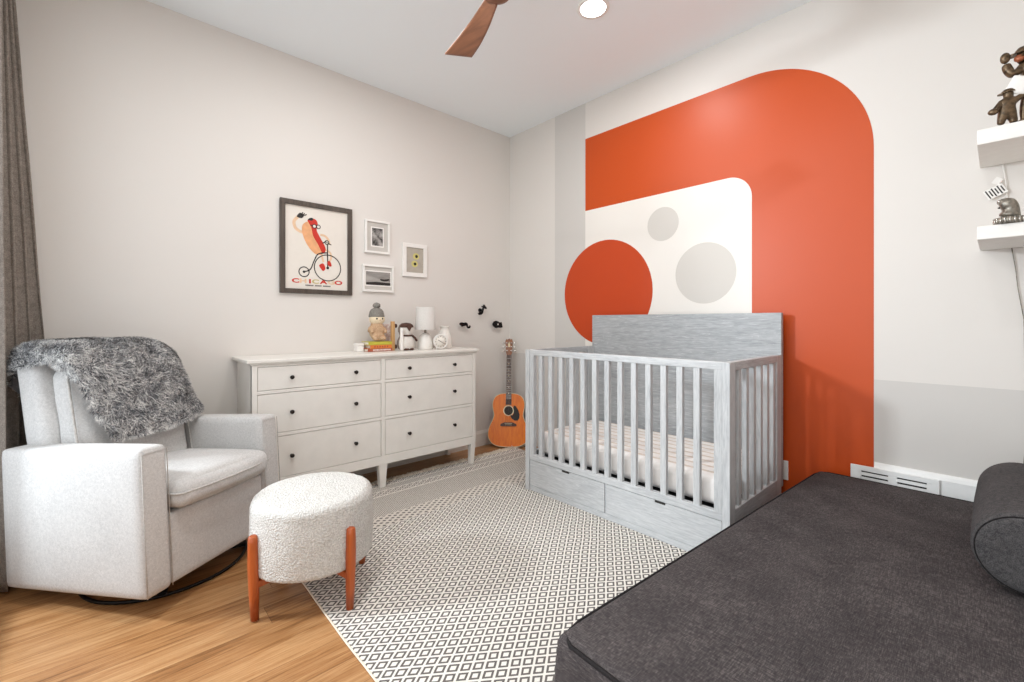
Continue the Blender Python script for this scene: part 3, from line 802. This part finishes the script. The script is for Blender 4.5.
# waving arm and glove
stroke(curve([(-.095, .108), (-.120, .112), (-.150, .135), (-.158, .175), (-.138, .205), (-.122, .222)]), .021, 1, SKIN)
dp(blob([(-.140, .212), (-.108, .205), (-.092, .226), (-.108, .240), (-.124, .238)]), 2, INK)
for q in range(3): stroke([(-.110+q*.010, .226), (-.100+q*.013, .248-q*.006)], .007, 2, INK)
# far arm to the handlebar
stroke(curve([(.020, .105), (.052, .100), (.078, .072), (.082, .040)]), .016, 1, SKIN)
# bun and sausage
dp(blob([(-.098, .165), (-.060, .190), (-.025, .175), (-.005, .130), (.030, .050), (.050, .000), (.030, -.035), (-.012, -.038), (-.055, .000), (-.090, .060), (-.106, .120)]), 2, TAN)
dp(blob([(-.068, .198), (-.040, .214), (-.010, .206), (.002, .175), (-.006, .135), (.018, .085), (.045, .040), (.058, .005), (.048, -.022), (.030, -.020), (.005, .030), (-.030, .090), (-.042, .145), (-.060, .178)]), 3, RED)
dp(blob([(-.066, .200), (-.050, .216), (-.030, .214), (-.038, .198)]), 4, INK)
stroke(curve([(-.050, .165), (-.020, .160), (.010, .168)]), .006, 4, INK)
for xx in (-.022, .006): dp(circ(xx, .160, .016, 20), 4, INK); dp(circ(xx, .160, .010, 20), 5, 0)
# legs and shoes
stroke(curve([(.030, -.030), (.035, -.065), (.042, -.090)]), .014, 2, SKIN); stroke(curve([(.055, .000), (.090, -.020), (.095, -.060), (.075, -.090)]), .014, 2, SKIN)
dp(blob([(.012, -.115), (.040, -.100), (.055, -.135), (.040, -.155), (.024, -.140)]), 4, RED); dp(blob([(.070, -.085), (.088, -.080), (.100, -.112), (.086, -.118), (.072, -.105)]), 4, RED)
# bicycle
stroke(circ(.072, -.130, .094, 48), .007, 3, INK, True); stroke(circ(-.092, -.170, .034, 32), .007, 3, INK, True)
dp(circ(.072, -.130, .010, 16), 4, INK); dp(circ(-.092, -.170, .009, 16), 4, INK)
stroke(curve([(-.092, -.170), (-.050, -.150), (-.025, -.090), (.005, -.035), (.072, -.020)]), .008, 3, INK)
stroke([(.072, -.130), (.070, .050)], .008, 3, INK); stroke(curve([(.035, .045), (.055, .058), (.078, .048), (.098, .040)]), .007, 4, INK)
dp(circ(.066, .054, .017, 18), 3, INK); dp(circ(.066, .054, .011, 18), 4, 0)
# lettering
xs = [-.148, -.098, -.052, -.014, .042, .098, .150]
for ch, x_, mi_ in zip('CHICAGO', xs, (RED, SKIN, RED, OLV, RED, SKIN, RED)):
    t = text_mesh(ch, .040, 0, .0016); bmesh.ops.scale(t, vec=(1.75, 1, 1), verts=t.verts); bmesh.ops.translate(t, vec=(x_, -.248, .0089), verts=t.verts)
    b.mi = mi_; b.merge(t, MW_LEFT); b.mi = 0
for k in range(22):
    x_ = -.082+k*.0080
    if k in (7, 14): continue
    b.mi = INK; b.b2(x_, x_+.0058, -.2685, -.2595, .008, .0086, 0, 1, MW_LEFT); b.mi = 0
b.build('print', [M['paper'], M['ink'], M['ink_red'], M['ink_tan'], M['ink_skin'], M['ink_olive']], pt)

g1 = 'small white picture frames beside the poster'
f1 = frame('framed_photo', 'upper left small white frame holding a dark upright photo', 'picture frame', -1.416, 1.838, .208, .258, .016, .020, M['white'], g1)
b = MB(); b.b2(.002, .008, -.091, .091, -.115, .115); b.mi = 1; b.b2(.008, .0086, -.054, .054, -.078, .078); b.build('mat_board', [M['mat_board'], M['white']], f1)
b = MB(); b.b2(.0088, .0094, -.045, .045, -.069, .069); b.build('photograph', M['photo_a'], f1)
f2 = frame('framed_photo', 'lower small white landscape frame with a misty water photo', 'picture frame', -1.408, 1.512, .262, .212, .016, .020, M['white'], g1)
b = MB(); b.b2(.002, .008, -.117, .117, -.092, .092); b.mi = 1; b.b2(.008, .0086, -.110, .110, -.061, .061); b.build('mat_board', [M['mat_board'], M['white']], f2)
b = MB(); b.b2(.0088, .0094, -.102, .102, -.052, .052); ph = b.build('photograph', M['photo_b'], f2)
b = MB(); b.prism(blob([(.015, -.012), (.05, -.020), (.085, -.012), (.09, .002), (.05, -.004), (.02, -.002)]), .0094, .0098, MW_LEFT); b.prism([(-.102, -.052), (.102, -.052), (.102, -.030), (-.02, -.026), (-.102, -.034)], .0094, .0096, MW_LEFT); b.build('boat', M['ink'], ph)
f3 = frame('framed_photo', 'small white frame on the right holding two yellow round shapes', 'picture frame', -1.084, 1.686, .230, .276, .034, .020, M['white'], g1)
b = MB(); b.b2(.002, .010, -.086, .086, -.107, .107); pr = b.build('print', M['photo_c'], f3)
for (y, z) in ((.012, .034), (-.002, -.030)):
    b = MB(); b.prism(circ(y, z, .030, 24, .027), .010, .0106, MW_LEFT); b.mi = 1; b.prism(circ(y+.004, z, .013, 20), .0106, .0111, MW_LEFT); b.build('round_motif', [M['yellow'], M['ink']], pr)

# ------------------------------------------------------------------ animal wall hooks
def hook(label, y, z, outlines, scale=1.0, hole=None):
    t = thing('animal_hook', label, 'wall hook', (0.0008, y, z), 0, 'black animal hooks above the guitar')
    b = MB()
    for o_ in outlines: b.prism([(p[0]*scale, p[1]*scale) for p in o_], .034, .046, MW_LEFT, .0010)
    if hole: b.mi = 1; b.prism(circ(hole[0], hole[1], .008, 16), .046, .0466, MW_LEFT); b.mi = 0
    b.build('animal_figure', [M['black'], M['wall']], t)
    b = MB(); b.cyl((0, 0, 0), (.034, 0, 0), .010); b.cyl((0, 0, 0), (.004, 0, 0), .018); b.build('wall_peg', M['black'], t)
    return t
hook('black giraffe shaped wall hook, highest of the animal hooks', -.385, 1.282,
     [[(-.058, -.036), (-.040, -.050), (-.012, -.046), (.004, -.034), (.012, -.010), (.022, .020), (.040, .012), (.056, .014), (.054, .026), (.036, .040), (.030, .056), (.022, .042), (.014, .056), (.010, .040), (-.012, .042), (.006, .026), (.000, .004), (-.010, -.012), (-.034, -.020)]], .92)
hook('black elephant shaped wall hook with a curled trunk, left of the guitar', -.590, 1.145,
     [blob([(-.070, .006), (-.055, .024), (-.030, .026), (-.012, .020), (.006, .026), (.030, .020), (.040, .002), (.046, -.018), (.060, -.022), (.066, -.008), (.078, -.012), (.074, -.034), (.052, -.042), (.034, -.032), (.022, -.010), (.006, -.012), (-.020, -.016), (-.048, -.012)])], .82)
hook('black rounded animal shaped wall hook directly above the guitar headstock', -.200, 1.146,
     [blob([(-.058, .004), (-.044, .026), (-.020, .036), (.008, .030), (.034, .018), (.050, .022), (.058, -.004), (.062, -.026), (.040, -.032), (.010, -.030), (-.020, -.032), (-.044, -.018)])], 1.0, (.004, .002))

# ------------------------------------------------------------------ things on the dresser top (z = .95)
TZ = .9505
M['hat'] = fabric('grey_knit', (112, 108, 102), (150, 146, 138), 250, 0.5)
M['doll_face'] = fabric('cream_cloth', (222, 204, 172), (236, 220, 192), 350, 0.2)
M['doll_body'] = fabric('tan_knit', (172, 138, 106), (210, 180, 148), 150, 0.5)
M['brown'] = plain('dark_brown_felt', (78, 52, 42), 0.9)
M['brown_grey'] = plain('grey_brown_felt', (122, 108, 100), 0.9)
M['pen_body'] = fabric('pale_grey_felt', (208, 202, 194), (226, 222, 215), 300, 0.2)
M['book_green'] = plain('yellow_green_cover', (186, 178, 62), 0.5)
M['book_orange'] = plain('orange_cover', (214, 122, 52), 0.5)
M['book_red'] = plain('brick_red_cover', (168, 84, 58), 0.5)
M['pages'] = plain('book_pages', (236, 228, 212), 0.8)
M['oak'] = tan_wood('light_beech', (186, 142, 92), (208, 168, 118), 'Z', 40)
M['pattern'] = photo_mat('speckled_cover', (196, 160, 150), (236, 228, 222), 60)
t = thing('trinket_box', 'small plain white box at the left of the dresser ornaments', 'box', (.10, -1.605, TZ))
MB().b2(-.03, .03, -.030, .025, 0, .042, .004).build('box_body', M['white'], t); MB().b2(-.032, .032, -.032, .027, .042, .060, .004).build('box_lid', M['white'], t)
gb_ = 'books stacked flat under the knitted doll'
z = TZ
for (lab, w, d_, h, m, dy) in (('brick red book with pale spine, bottom of the small stack', .195, .13, .022, 'book_red', .004), ('orange book in the middle of the small stack', .170, .13, .026, 'book_orange', .010), ('yellow green book on top of the small stack under the doll', .185, .13, .024, 'book_green', .004)):
    t = thing('book', lab, 'book', (.13, -1.485+dy, z), 0, gb_)
    b = MB(); b.b2(-d_/2, d_/2, -w/2, w/2, 0, .003, .001); b.b2(-d_/2, d_/2, -w/2, w/2, h-.003, h, .001); b.b2(d_/2-.004, d_/2, -w/2, w/2, .003, h-.003)
    b.build('cover', M[m], t)
    b = MB(); b.b2(-d_/2+.003, d_/2-.004, -w/2+.004, w/2-.004, .003, h-.003); b.build('pages', M['pages'], t)
    if m == 'book_red':
        b = MB(); b.b2(d_/2, d_/2+.0006, -w*.30, w*.42, .005, h-.005); b.build('spine_label', M['pattern'], t)
    if m == 'book_orange':
        b = MB()
        for k in range(6): b.b2(d_/2, d_/2+.0006, -.055+k*.02, -.044+k*.02, .007, .019)
        b.build('spine_pattern', M['book_red'], t)
    z += h+.0005
# knitted doll sitting on the stack
t = thing('knitted_doll', 'soft doll in a grey bobble hat sitting on stacked books', 'soft toy', (.140, -1.484, z+.004))
t.scale = (.80, .84, .78)
b = MB(); sk = skin([((0, 0, .045), (.060, .072)), ((0, 0, .105), (.055, .070)), ((-.003, 0, .150), (.046, .056)), ((-.004, 0, .200), (.056, .058)), ((-.004, 0, .245), (.050, .052)),
                     ((.045, .035, .025), .026), ((.085, .045, .024), .022), ((.045, -.035, .025), .026), ((.085, -.045, .024), .022),
                     ((.022, .068, .115), .020), ((.052, .060, .075), .017), ((.022, -.068, .115), .020), ((.052, -.060, .075), .017)],
                    [(0, 1), (1, 2), (2, 3), (3, 4), (0, 5), (5, 6), (0, 7), (7, 8), (1, 9), (9, 10), (1, 11), (11, 12)])
b.merge(sk, None, True); b.build('body', M['doll_body'], t)
b = MB(); b.ell((.006, 0, .208), (.062, .070, .056)); fc = b.build('face', M['doll_face'], t)
for y in (-.026, .026): b = MB(); b.ell((.060, y, .214), (.008, .008, .009), 10); b.build('eye', M['ink'], fc)
b = MB(); b.ell((.068, 0, .200), (.004, .006, .004), 10); b.build('nose', M['doll_body'], fc)
b = MB(); b.lathe([(.066, -.012), (.070, -.004), (.068, .008), (.066, .020), (.060, .045), (.046, .066), (.025, .080), (0, .085)], 28, Matrix.Translation((-.004, 0, .240))); ht = b.build('hat', M['hat'], t)
b = MB(); b.ell((-.004, 0, .342), (.032, .034, .028), 20); [setattr(v_, 'co', v_.co+noise.noise_vector(v_.co*90)*.006) for v_ in b.bm.verts]; b.build('pompom', M['hat'], ht)
# upright pieces behind the doll
t = thing('picture_book', 'pale patterned board book standing upright behind the doll', 'book', (.085, -1.372, TZ))
MB().b2(-.010, .010, -.055, .045, 0, .205, .003).build('cover', M['pattern'], t); MB().b2(-.007, .007, -.053, .047, .003, .202).build('pages', M['pages'], t)
t = thing('wooden_bookend', 'thin upright light wood bookend with dark round knobs beside the books', 'bookend', (.165, -1.366, TZ))
b = MB(); b.b2(-.012, .012, -.014, .014, 0, .225, .004); b.build('board', M['oak'], t)
for zz in (.19, .03):
    b = MB(); b.lathe([(0, 0), (.010, 0), (.018, .006), (.021, .014), (.018, .022), (0, .026)], 20, Matrix.Translation((.0, .014, zz)) @ Matrix.Diagonal((.8, .8, .8, 1)) @ Matrix.Rotation(-PI/2, 4, 'X')); b.build('knob', M['brown'], t)
# penguin
t = thing('penguin_toy', 'white penguin ornament with brown cap and scarf on the dresser', 'ornament', (.200, -1.268, TZ))
t.scale = (.80, .80, .80)
b = MB(); b.lathe([(0, 0), (.050, 0), (.072, .018), (.082, .055), (.080, .095), (.064, .128), (.052, .142), (.058, .158), (.070, .185), (.071, .212), (.060, .240), (.036, .258), (0, .264)], 36, Matrix.Diagonal((.72, 1, 1, 1)))
b.build('body', M['pen_body'], t)
b = MB(); b.lathe([(0, 0), (.050, 0), (.074, .018), (.086, .055), (.084, .095), (.068, .128), (.058, .142), (.064, .158), (.076, .185), (.077, .212), (.066, .243), (.040, .262), (0, .268)], 36, Matrix.Translation((-.016, 0, 0)) @ Matrix.Diagonal((.66, 1, 1, 1))); b.build('back', M['brown_grey'], t)
b = MB(); b.lathe([(.070, .0), (.071, .010), (.062, .030), (.042, .046), (0, .054)], 28, Matrix.Translation((.002, 0, .222)) @ Matrix.Diagonal((.74, .98, .86, 1))); cp = b.build('cap', M['brown'], t)
b = MB(); b.prism([(-.030, .232), (.030, .232), (0, .186)], .050, .063, Matrix.Translation((0, 0, 0)) @ MW_LEFT, .002); b.build('beak_patch', M['brown'], t)
b = MB(); b.tube([Vector((math.cos(a)*.044, math.sin(a)*.058, .143)) for a in [2*PI*k/28 for k in range(28)]], .008, 8, True)
b.tube([Vector((.030, .050, .140)), Vector((.046, .068, .118)), Vector((.040, .090, .090))], .011, 8); b.build('scarf', M['brown'], t)
b = MB(); b.cushion((.030, .032, .215), .014, 8, (0,0,0), Matrix.Translation((.040, -.072, .108))); b.build('wing', M['white'], t)
b = MB(); b.cushion((.05, .048, .022), .010, 6, (0,0,0), Matrix.Translation((.030, .03, .011))); b.cushion((.05, .048, .022), .010, 6, (0,0,0), Matrix.Translation((.030, -.02, .011))); b.build('feet', M['brown'], t)
# lamp
t = thing('table_lamp', 'small white table lamp with drum shade and ceramic base', 'lamp', (.200, -1.098, TZ))
b = MB(); b.lathe([(0, 0), (.057, 0), (.060, .006), (.059, .028), (.053, .080), (.043, .110), (.028, .126), (.012, .132), (0, .132)], 40); b.build('base', M['ceramic'], t)
b = MB(); b.cyl((0, 0, .130), (0, 0, .185), .009); b.build('stem', M['pewter'], t)
b = MB(); b.lathe([(.083, .158), (.073, .338), (.071, .338), (.081, .158), (.083, .158)], 48); sh = b.build('lamp_shade', M['shade'], t)
b = MB()
for a in range(3): b.cyl((0, 0, .182), (math.cos(a*2*PI/3)*.081, math.sin(a*2*PI/3)*.081, .178), .0015, seg=6)
b.build('shade_spider', M['steel'], sh)
# clock
t = thing('alarm_clock', 'round white alarm clock with thin dark hands on the dresser', 'clock', (.282, -1.010, TZ), math.radians(-20)); t.scale = (.87, .87, .87)
b = MB(); Mx = Matrix.Translation((0, 0, .072)) @ Matrix.Rotation(PI/2, 4, 'Y')
b.lathe([(0, -.022), (.062, -.022), (.066, -.016), (.066, .016), (.064, .021), (.059, .022), (.057, .016), (0, .016)], 48, Mx); cs = b.build('case', M['white'], t)
b = MB(); b.lathe([(0, .0165), (.0565, .0165), (.0565, .0172), (0, .0172)], 40, Mx); dl = b.build('dial', M['paper'], t)
b = MB()
for k in range(12):
    a = k*PI/6; b.box((0, 0, 0), (.001, .0035, .009), 0, 1, Matrix.Translation((.0178, 0, .072)) @ Matrix.Rotation(a, 4, 'X') @ Matrix.Translation((0, 0, .047)))
b.build('hour_marks', M['ink'], dl)
for (a, L, w) in ((math.radians(58), .034, .004), (math.radians(-122), .040, .003)):
    b = MB(); b.box((0, 0, L/2-.004), (.0012, w, L), 0, 1, Matrix.Translation((.0195, 0, .072)) @ Matrix.Rotation(a, 4, 'X')); b.build('hand', M['ink'], dl)
for s_ in (-1, 1):
    b = MB(); b.cyl((0, s_*.030, .018), (0, s_*.038, .0005), .007, .005, 12); b.build('foot', M['white'], t)
# bottle vase
t = MB(); t.lathe([(0, 0), (.056, 0), (.061, .008), (.061, .075), (.055, .110), (.042, .140), (.036, .152), (.036, .172), (.041, .178), (.041, .186), (.034, .186), (.032, .15), (0, .12)], 40)
tag(t.build('bottle_vase', M['ceramic'], None, (.165, -.890, TZ)), 'plain white bottle vase standing just behind the clock', 'vase')

# ------------------------------------------------------------------ shelves with ornaments and cord
SF = -0.40
for (z0_, z1_, lab) in ((1.885, 1.946, 'upper white floating shelf carrying the bronze figurines'), (1.502, 1.556, 'lower white floating shelf carrying the grey animal head')):
    t = MB(); t.b2(3.255, 3.735, SF, -.0026, z0_, z1_, .003)
    tag(t.build('floating_shelf', M['white']), lab, 'shelf', 'white floating shelves on the right of the far wall')
# bronze ballplayer (facing left) and child
t = thing('ballplayer_figurine', 'bronze ballplayer figurine raising one hand on the upper shelf', 'figurine', (3.404, -.325, 1.9465))
b = MB(); s_ = 1.0
nodes = [((0, 0, .150), (.036, .032)), ((-.004, 0, .190), (.030, .024)), ((-.008, 0, .222), (.036, .026)), ((-.012, 0, .246), .013), ((-.022, 0, .270), (.024, .022)), ((-.022, 0, .288), (.018, .018)),
         ((-.030, -.012, .224), .020), ((-.054, -.020, .204), .018), ((-.068, -.022, .236), .016), ((-.070, -.022, .256), .014),
         ((.030, .010, .222), .014), ((.046, .020, .180), .011), ((.040, .0, .150), .009),
         ((-.014, -.012, .110), .018), ((-.022, -.016, .060), .014), ((-.024, -.016, .014), .010), ((-.044, -.020, .008), .008),
         ((.020, .012, .108), .018), ((.030, .018, .058), .014), ((.036, .020, .014), .010), ((.016, .020, .008), .008)]
edges = [(0, 1), (1, 2), (2, 3), (3, 4), (4, 5), (2, 6), (6, 7), (7, 8), (8, 9), (2, 10), (10, 11), (11, 12), (0, 13), (13, 14), (14, 15), (15, 16), (0, 17), (17, 18), (18, 19), (19, 20)]
b.merge(skin(nodes, edges), None, True); b.build('body', M['bronze'], t)
b = MB(); b.ell((-.072, -.022, .278), (.015, .012, .022), 14); b.build('hand', M['bronze'], t)
b = MB(); b.lathe([(.027, 0), (.026, .010), (.018, .022), (0, .027)], 24, Matrix.Translation((-.022, 0, .286))); b.prism(blob([(-.044, -.018), (-.072, -.012), (-.078, 0), (-.072, .012), (-.044, .018)]), .285, .289); b.build('cap', M['bronze'], t)
M['ruddy'] = plain('ruddy_patina', (160, 92, 62), 0.45, 0.3)
b = MB(); b.ell((-.034, -.012, .266), (.016, .012, .014), 14); b.build('face', M['ruddy'], t)
b = MB(); b.cushion((.060, .012, .066), .006, 6, (0, .004, 0), Matrix.Translation((-.036, -.040, .152)) @ Matrix.Rotation(.45, 4, 'Y')); b.build('white_pennant', M['white'], t)
b = MB(); b.b2(-.055, .055, -.045, .045, 0, .006, .002); b.build('plinth', M['bronze'], t)
t = thing('child_figurine', 'small bronze child figurine with a glove at the upper shelf edge', 'figurine', (3.336, -.365, 1.9465))
b = MB()
nodes = [((0, 0, .060), (.024, .020)), ((0, 0, .080), (.024, .020)), ((.002, 0, .098), (.024, .019)), ((.004, 0, .110), .012), ((.004, 0, .126), (.019, .018)), ((.004, 0, .136), (.015, .015)),
         ((-.014, -.008, .094), .014), ((-.024, -.014, .076), .013), ((-.034, -.020, .064), .012),
         ((.022, .004, .098), .013), ((.034, .006, .106), .011), ((.044, .006, .116), .010),
         ((-.012, -.004, .038), .016), ((-.015, -.006, .018), .013), ((-.017, -.008, .008), .011), ((.014, .004, .038), .016), ((.018, .006, .018), .013), ((.020, .004, .008), .011)]
edges = [(0, 1), (1, 2), (2, 3), (3, 4), (4, 5), (2, 6), (6, 7), (7, 8), (2, 9), (9, 10), (10, 11), (0, 12), (12, 13), (13, 14), (0, 15), (15, 16), (16, 17)]
b.merge(skin(nodes, edges), None, True); b.build('body', M['bronze'], t)
b = MB(); b.ell((-.036, -.022, .062), (.016, .011, .013), 12); b.build('glove', M['bronze'], t)
b = MB(); b.lathe([(.0205, 0), (.020, .006), (.013, .014), (0, .018)], 20, Matrix.Translation((.004, 0, .130))); b.prism(blob([(-.008, -.012), (-.024, -.007), (-.024, .007), (-.008, .012)]), .129, .132); b.build('cap', M['bronze'], t)
# grey animal head
t = thing('animal_head_ornament', 'small grey sculpted animal head on a fluted base, lower shelf', 'ornament', (3.338, -.372, 1.5565))
b = MB()
nodes = [((.004, 0, .024), (.044, .042)), ((.008, 0, .044), (.030, .028)), ((.010, 0, .060), (.028, .026)), ((.006, 0, .080), (.036, .032)), ((-.010, 0, .078), (.032, .030)), ((-.024, 0, .074), (.026, .026))]
b.merge(skin(nodes, [(0, 1), (1, 2), (2, 3), (3, 4), (4, 5)]), None, True); b.build('head', M['pewter'], t)
for y in (-.016, .016): b = MB(); b.ell((-.022, y, .090), (.007, .006, .006), 10); b.build('eye', M['steel'], t)
b = MB(); b.tube([Vector((-.008-.0165*math.cos(a), .0165*math.sin(a), .068)) for a in [math.radians(d_) for d_ in range(-70, 71, 14)]], .0024, 6); b.build('mouth', M['ink'], t)
b = MB(); b.lathe([(0, 0), (.042, 0), (.042, .024), (.036, .026), (0, .026)], 40, Matrix.Translation((.006, 0, 0)))
b.build('fluted_base', M['pewter'], t)
b = MB()
for k in range(20):
    a = 2*PI*k/20; b.cyl((.006+math.cos(a)*.0425, math.sin(a)*.0425, .001), (.006+math.cos(a)*.0425, math.sin(a)*.0425, .0245), .0035, seg=8)
b.build('flutes', M['steel'], t)
# cord and paper tag
t = MB(); pts = [(3.327, -.012, 1.884), (3.331, -.010, 1.845), (3.336, -.012, 1.80), (3.340, -.0085, 1.74), (3.344, -.008, 1.65), (3.348, -.008, 1.557)]
t.tube(pts, .0020, 6)
tag(t.build('cord', M['white']), 'thin pale cord hanging between the two floating shelves', 'cord', 'cords by the floating shelves')
t = MB(); pts = [(3.354, -.0085, 1.5012), (3.357, -.009, 1.475), (3.366, -.008, 1.40), (3.372, -.009, 1.32), (3.381, -.008, 1.25), (3.390, -.009, 1.18), (3.394, -.008, .9), (3.395, -.009, .62), (3.38, -.030, .44)]
t.tube(pts, .0020, 6)
tag(t.build('cord', M['pewter']), 'thin grey cord hanging below the lower floating shelf', 'cord', 'cords by the floating shelves')
t = thing('paper_tag', 'white printed paper tag hanging from the cord between shelves', 'tag', (3.304, -.020, 1.762))
Mt = Matrix.Rotation(math.radians(-26), 4, 'Y') @ MW_FAR
b = MB(); b.box((0, 0, 0), (.066, .046, .0012), 0, 1, Mt); b.box((.042, .022, 0), (.03, .026, .0010), 0, 1, Mt @ Matrix.Rotation(.5, 4, 'Z')); b.build('paper', M['white'], t)
b = MB()
for k in range(6): b.box((-.025+k*.0100, 0, .0009), (.0046, .040-.012*(k % 2), .0010), 0, 1, Mt)
b.build('printed_lines', M['ink'], t)

# ------------------------------------------------------------------ ceiling fan and downlight
FN = thing('ceiling_fan', 'ceiling fan with swept walnut brown blades', 'ceiling fan', (1.865, -1.770, 2.562))
b = MB(); b.lathe([(0, .4575), (.075, .4575), (.072, .43), (.03, .345), (.016, .34), (.016, .16), (.05, .15), (.085, .12), (.090, .06), (0, .06)], 32); b.build('motor_housing', M['fan_hub'], FN)
b = MB(); b.lathe([(0, -.004), (.04, -.003), (.060, .004), (.070, .02), (.068, .055), (.05, .062), (0, .062)], 32); b.build('hub', M['fan'], FN)
for k in range(3):
    a0 = math.radians(164+120*k)
    Pn = []
    for i in range(29):
        q = i/28; r = .045+.435*q
        wid = .058+.068*q
        sweep = -.012*math.sin(PI*q)
        tw = math.radians(38*(1-q)**1.2+9)
        row_ = []
        for j in range(11):
            c_ = (j/10-.5)*wid
            y = sweep+c_*math.cos(tw); z_ = .012+c_*math.sin(tw)-.012*q; rr = r+c_*.55*q*q
            row_.append(Vector((rr*math.cos(a0)-y*math.sin(a0), rr*math.sin(a0)+y*math.cos(a0), z_)))
        Pn.append(row_)
    b = MB(); b.grid(Pn, True, .009); b.build('blade', M['fan'], FN)
DL = thing('ceiling_downlight', 'round lit recessed downlight in the ceiling above the crib', 'ceiling light', (1.700, -.880, RZ-.0005))
b = MB(); b.lathe([(.074, -.004), (.092, -.006), (.096, -.001), (.096, 0), (.074, 0), (.074, -.004)], 48); b.build('trim_ring', M['white'], DL)
b = MB(); b.lathe([(0, -.003), (.074, -.003), (.074, -.0005), (0, -.0005)], 40); b.build('lens', M['bulb'], DL)

# ------------------------------------------------------------------ curtain
CU = thing('window_curtain', 'taupe grey linen curtain hanging at the left edge', 'curtain', (0, 0, 0))
P = []
NZ, NC = 48, 90
for i in range(NZ+1):
    fz = i/NZ; z_ = 2.86-2.845*fz
    row_ = []
    for j in range(NC+1):
        q = j/NC
        flare = .105*min(1.0, (2.86-z_)/1.9)
        x = .09+.36*q
        y = -3.372+flare*(1-q)**1.2*1.0+(.042+.020*fz)*math.sin(q*2*PI*3.2+.5+.4*fz)+.004*noise.noise(Vector((q*9, z_*1.5, 0)))
        row_.append(Vector((x+.012*math.sin(q*2*PI*6.4+1.0), y, z_)))
    P.append(row_)
b = MB(); b.grid(P, True, .003); b.build('drape', M['curtain'], CU)
b = MB(); b.cyl((.03, -3.385, 2.88), (2.0, -3.385, 2.88), .014); b.ell((.03, -3.385, 2.88), (.028, .028, .028), 14)
for x in (.05, 1.95): b.cyl((x, RY, 2.88), (x, -3.385, 2.88), .008, seg=12)
b.build('rod', M['black'], CU)

# ------------------------------------------------------------------ lights
W = bpy.data.worlds.new('World'); SC.world = W; W.use_nodes = True
bg = W.node_tree.nodes['Background']; bg.inputs[0].default_value = (0.85, 0.92, 1.0, 1); bg.inputs[1].default_value = 1.2
def area(name, loc, rot, sx, sy, e, col, spread=PI):
    l = bpy.data.lights.new(name, 'AREA'); l.shape = 'RECTANGLE'; l.size = sx; l.size_y = sy; l.energy = e; l.color = col; l.spread = spread
    o = bpy.data.objects.new(name, l); COL.objects.link(o); o.location = loc; o.rotation_euler = rot; return o
area('window_and_fill_light', ((WX0+WX1)/2, RY-.14, (WZ0+WZ1)/2), (PI/2+.03, 0, 0), WX1-WX0, WZ1-WZ0, 5, (.88, .95, 1.0), math.radians(150))
area('window_and_fill_light', ((VX0+VX1)/2, RY-.14, (WZ0+WZ1)/2), (PI/2-.05, 0, 0), VX1-VX0, WZ1-WZ0, 11, (.90, .96, 1.0), math.radians(150))  # frontal fill through the added second window
OUT_E = 104
# low bright sky seen through the window: soft directional daylight
tgt = Vector((2.35, -.3, .8)); dr_ = Vector((-.50, -1.0, .305)).normalized()
pos = tgt+dr_*5.6
area('outdoor_daylight', pos, (-dr_).to_track_quat('-Z', 'Y').to_euler(), .34, .34, OUT_E, (.84, .93, 1.0))
def downlight(x, y, e):
    l = bpy.data.lights.new('downlight', 'AREA'); l.shape = 'DISK'; l.size = .13; l.energy = e; l.color = (.985, .985, .98); l.spread = PI
    o = bpy.data.objects.new('downlight', l); COL.objects.link(o); o.location = (x, y, RZ-.012)
for x, y, e in ((1.700, -.880, 8), (2.95, -2.1, 6), (1.1, -1.9, 9), (1.95, -2.75, 16)): downlight(x, y, e)  # first is the visible downlight; the rest are added unseen fill lamps

# ------------------------------------------------------------------ camera
cam = bpy.data.cameras.new('camera'); co = bpy.data.objects.new('camera', cam); COL.objects.link(co)
cam.sensor_width = 36; cam.lens = 446/1024*36; cam.shift_y = -19/1024; cam.clip_start = 0.02
co.location = (3.3145, -3.0072, 1.17); co.rotation_euler = (PI/2, 0, math.radians(47.5))
SC.camera = co
vs = SC.view_settings; vs.view_transform = 'Standard'; vs.look = 'None'; vs.gamma = 1.0; vs.use_curve_mapping = False; vs.exposure = 0.27
SC.cycles.max_bounces = 10; SC.cycles.diffuse_bounces = 6
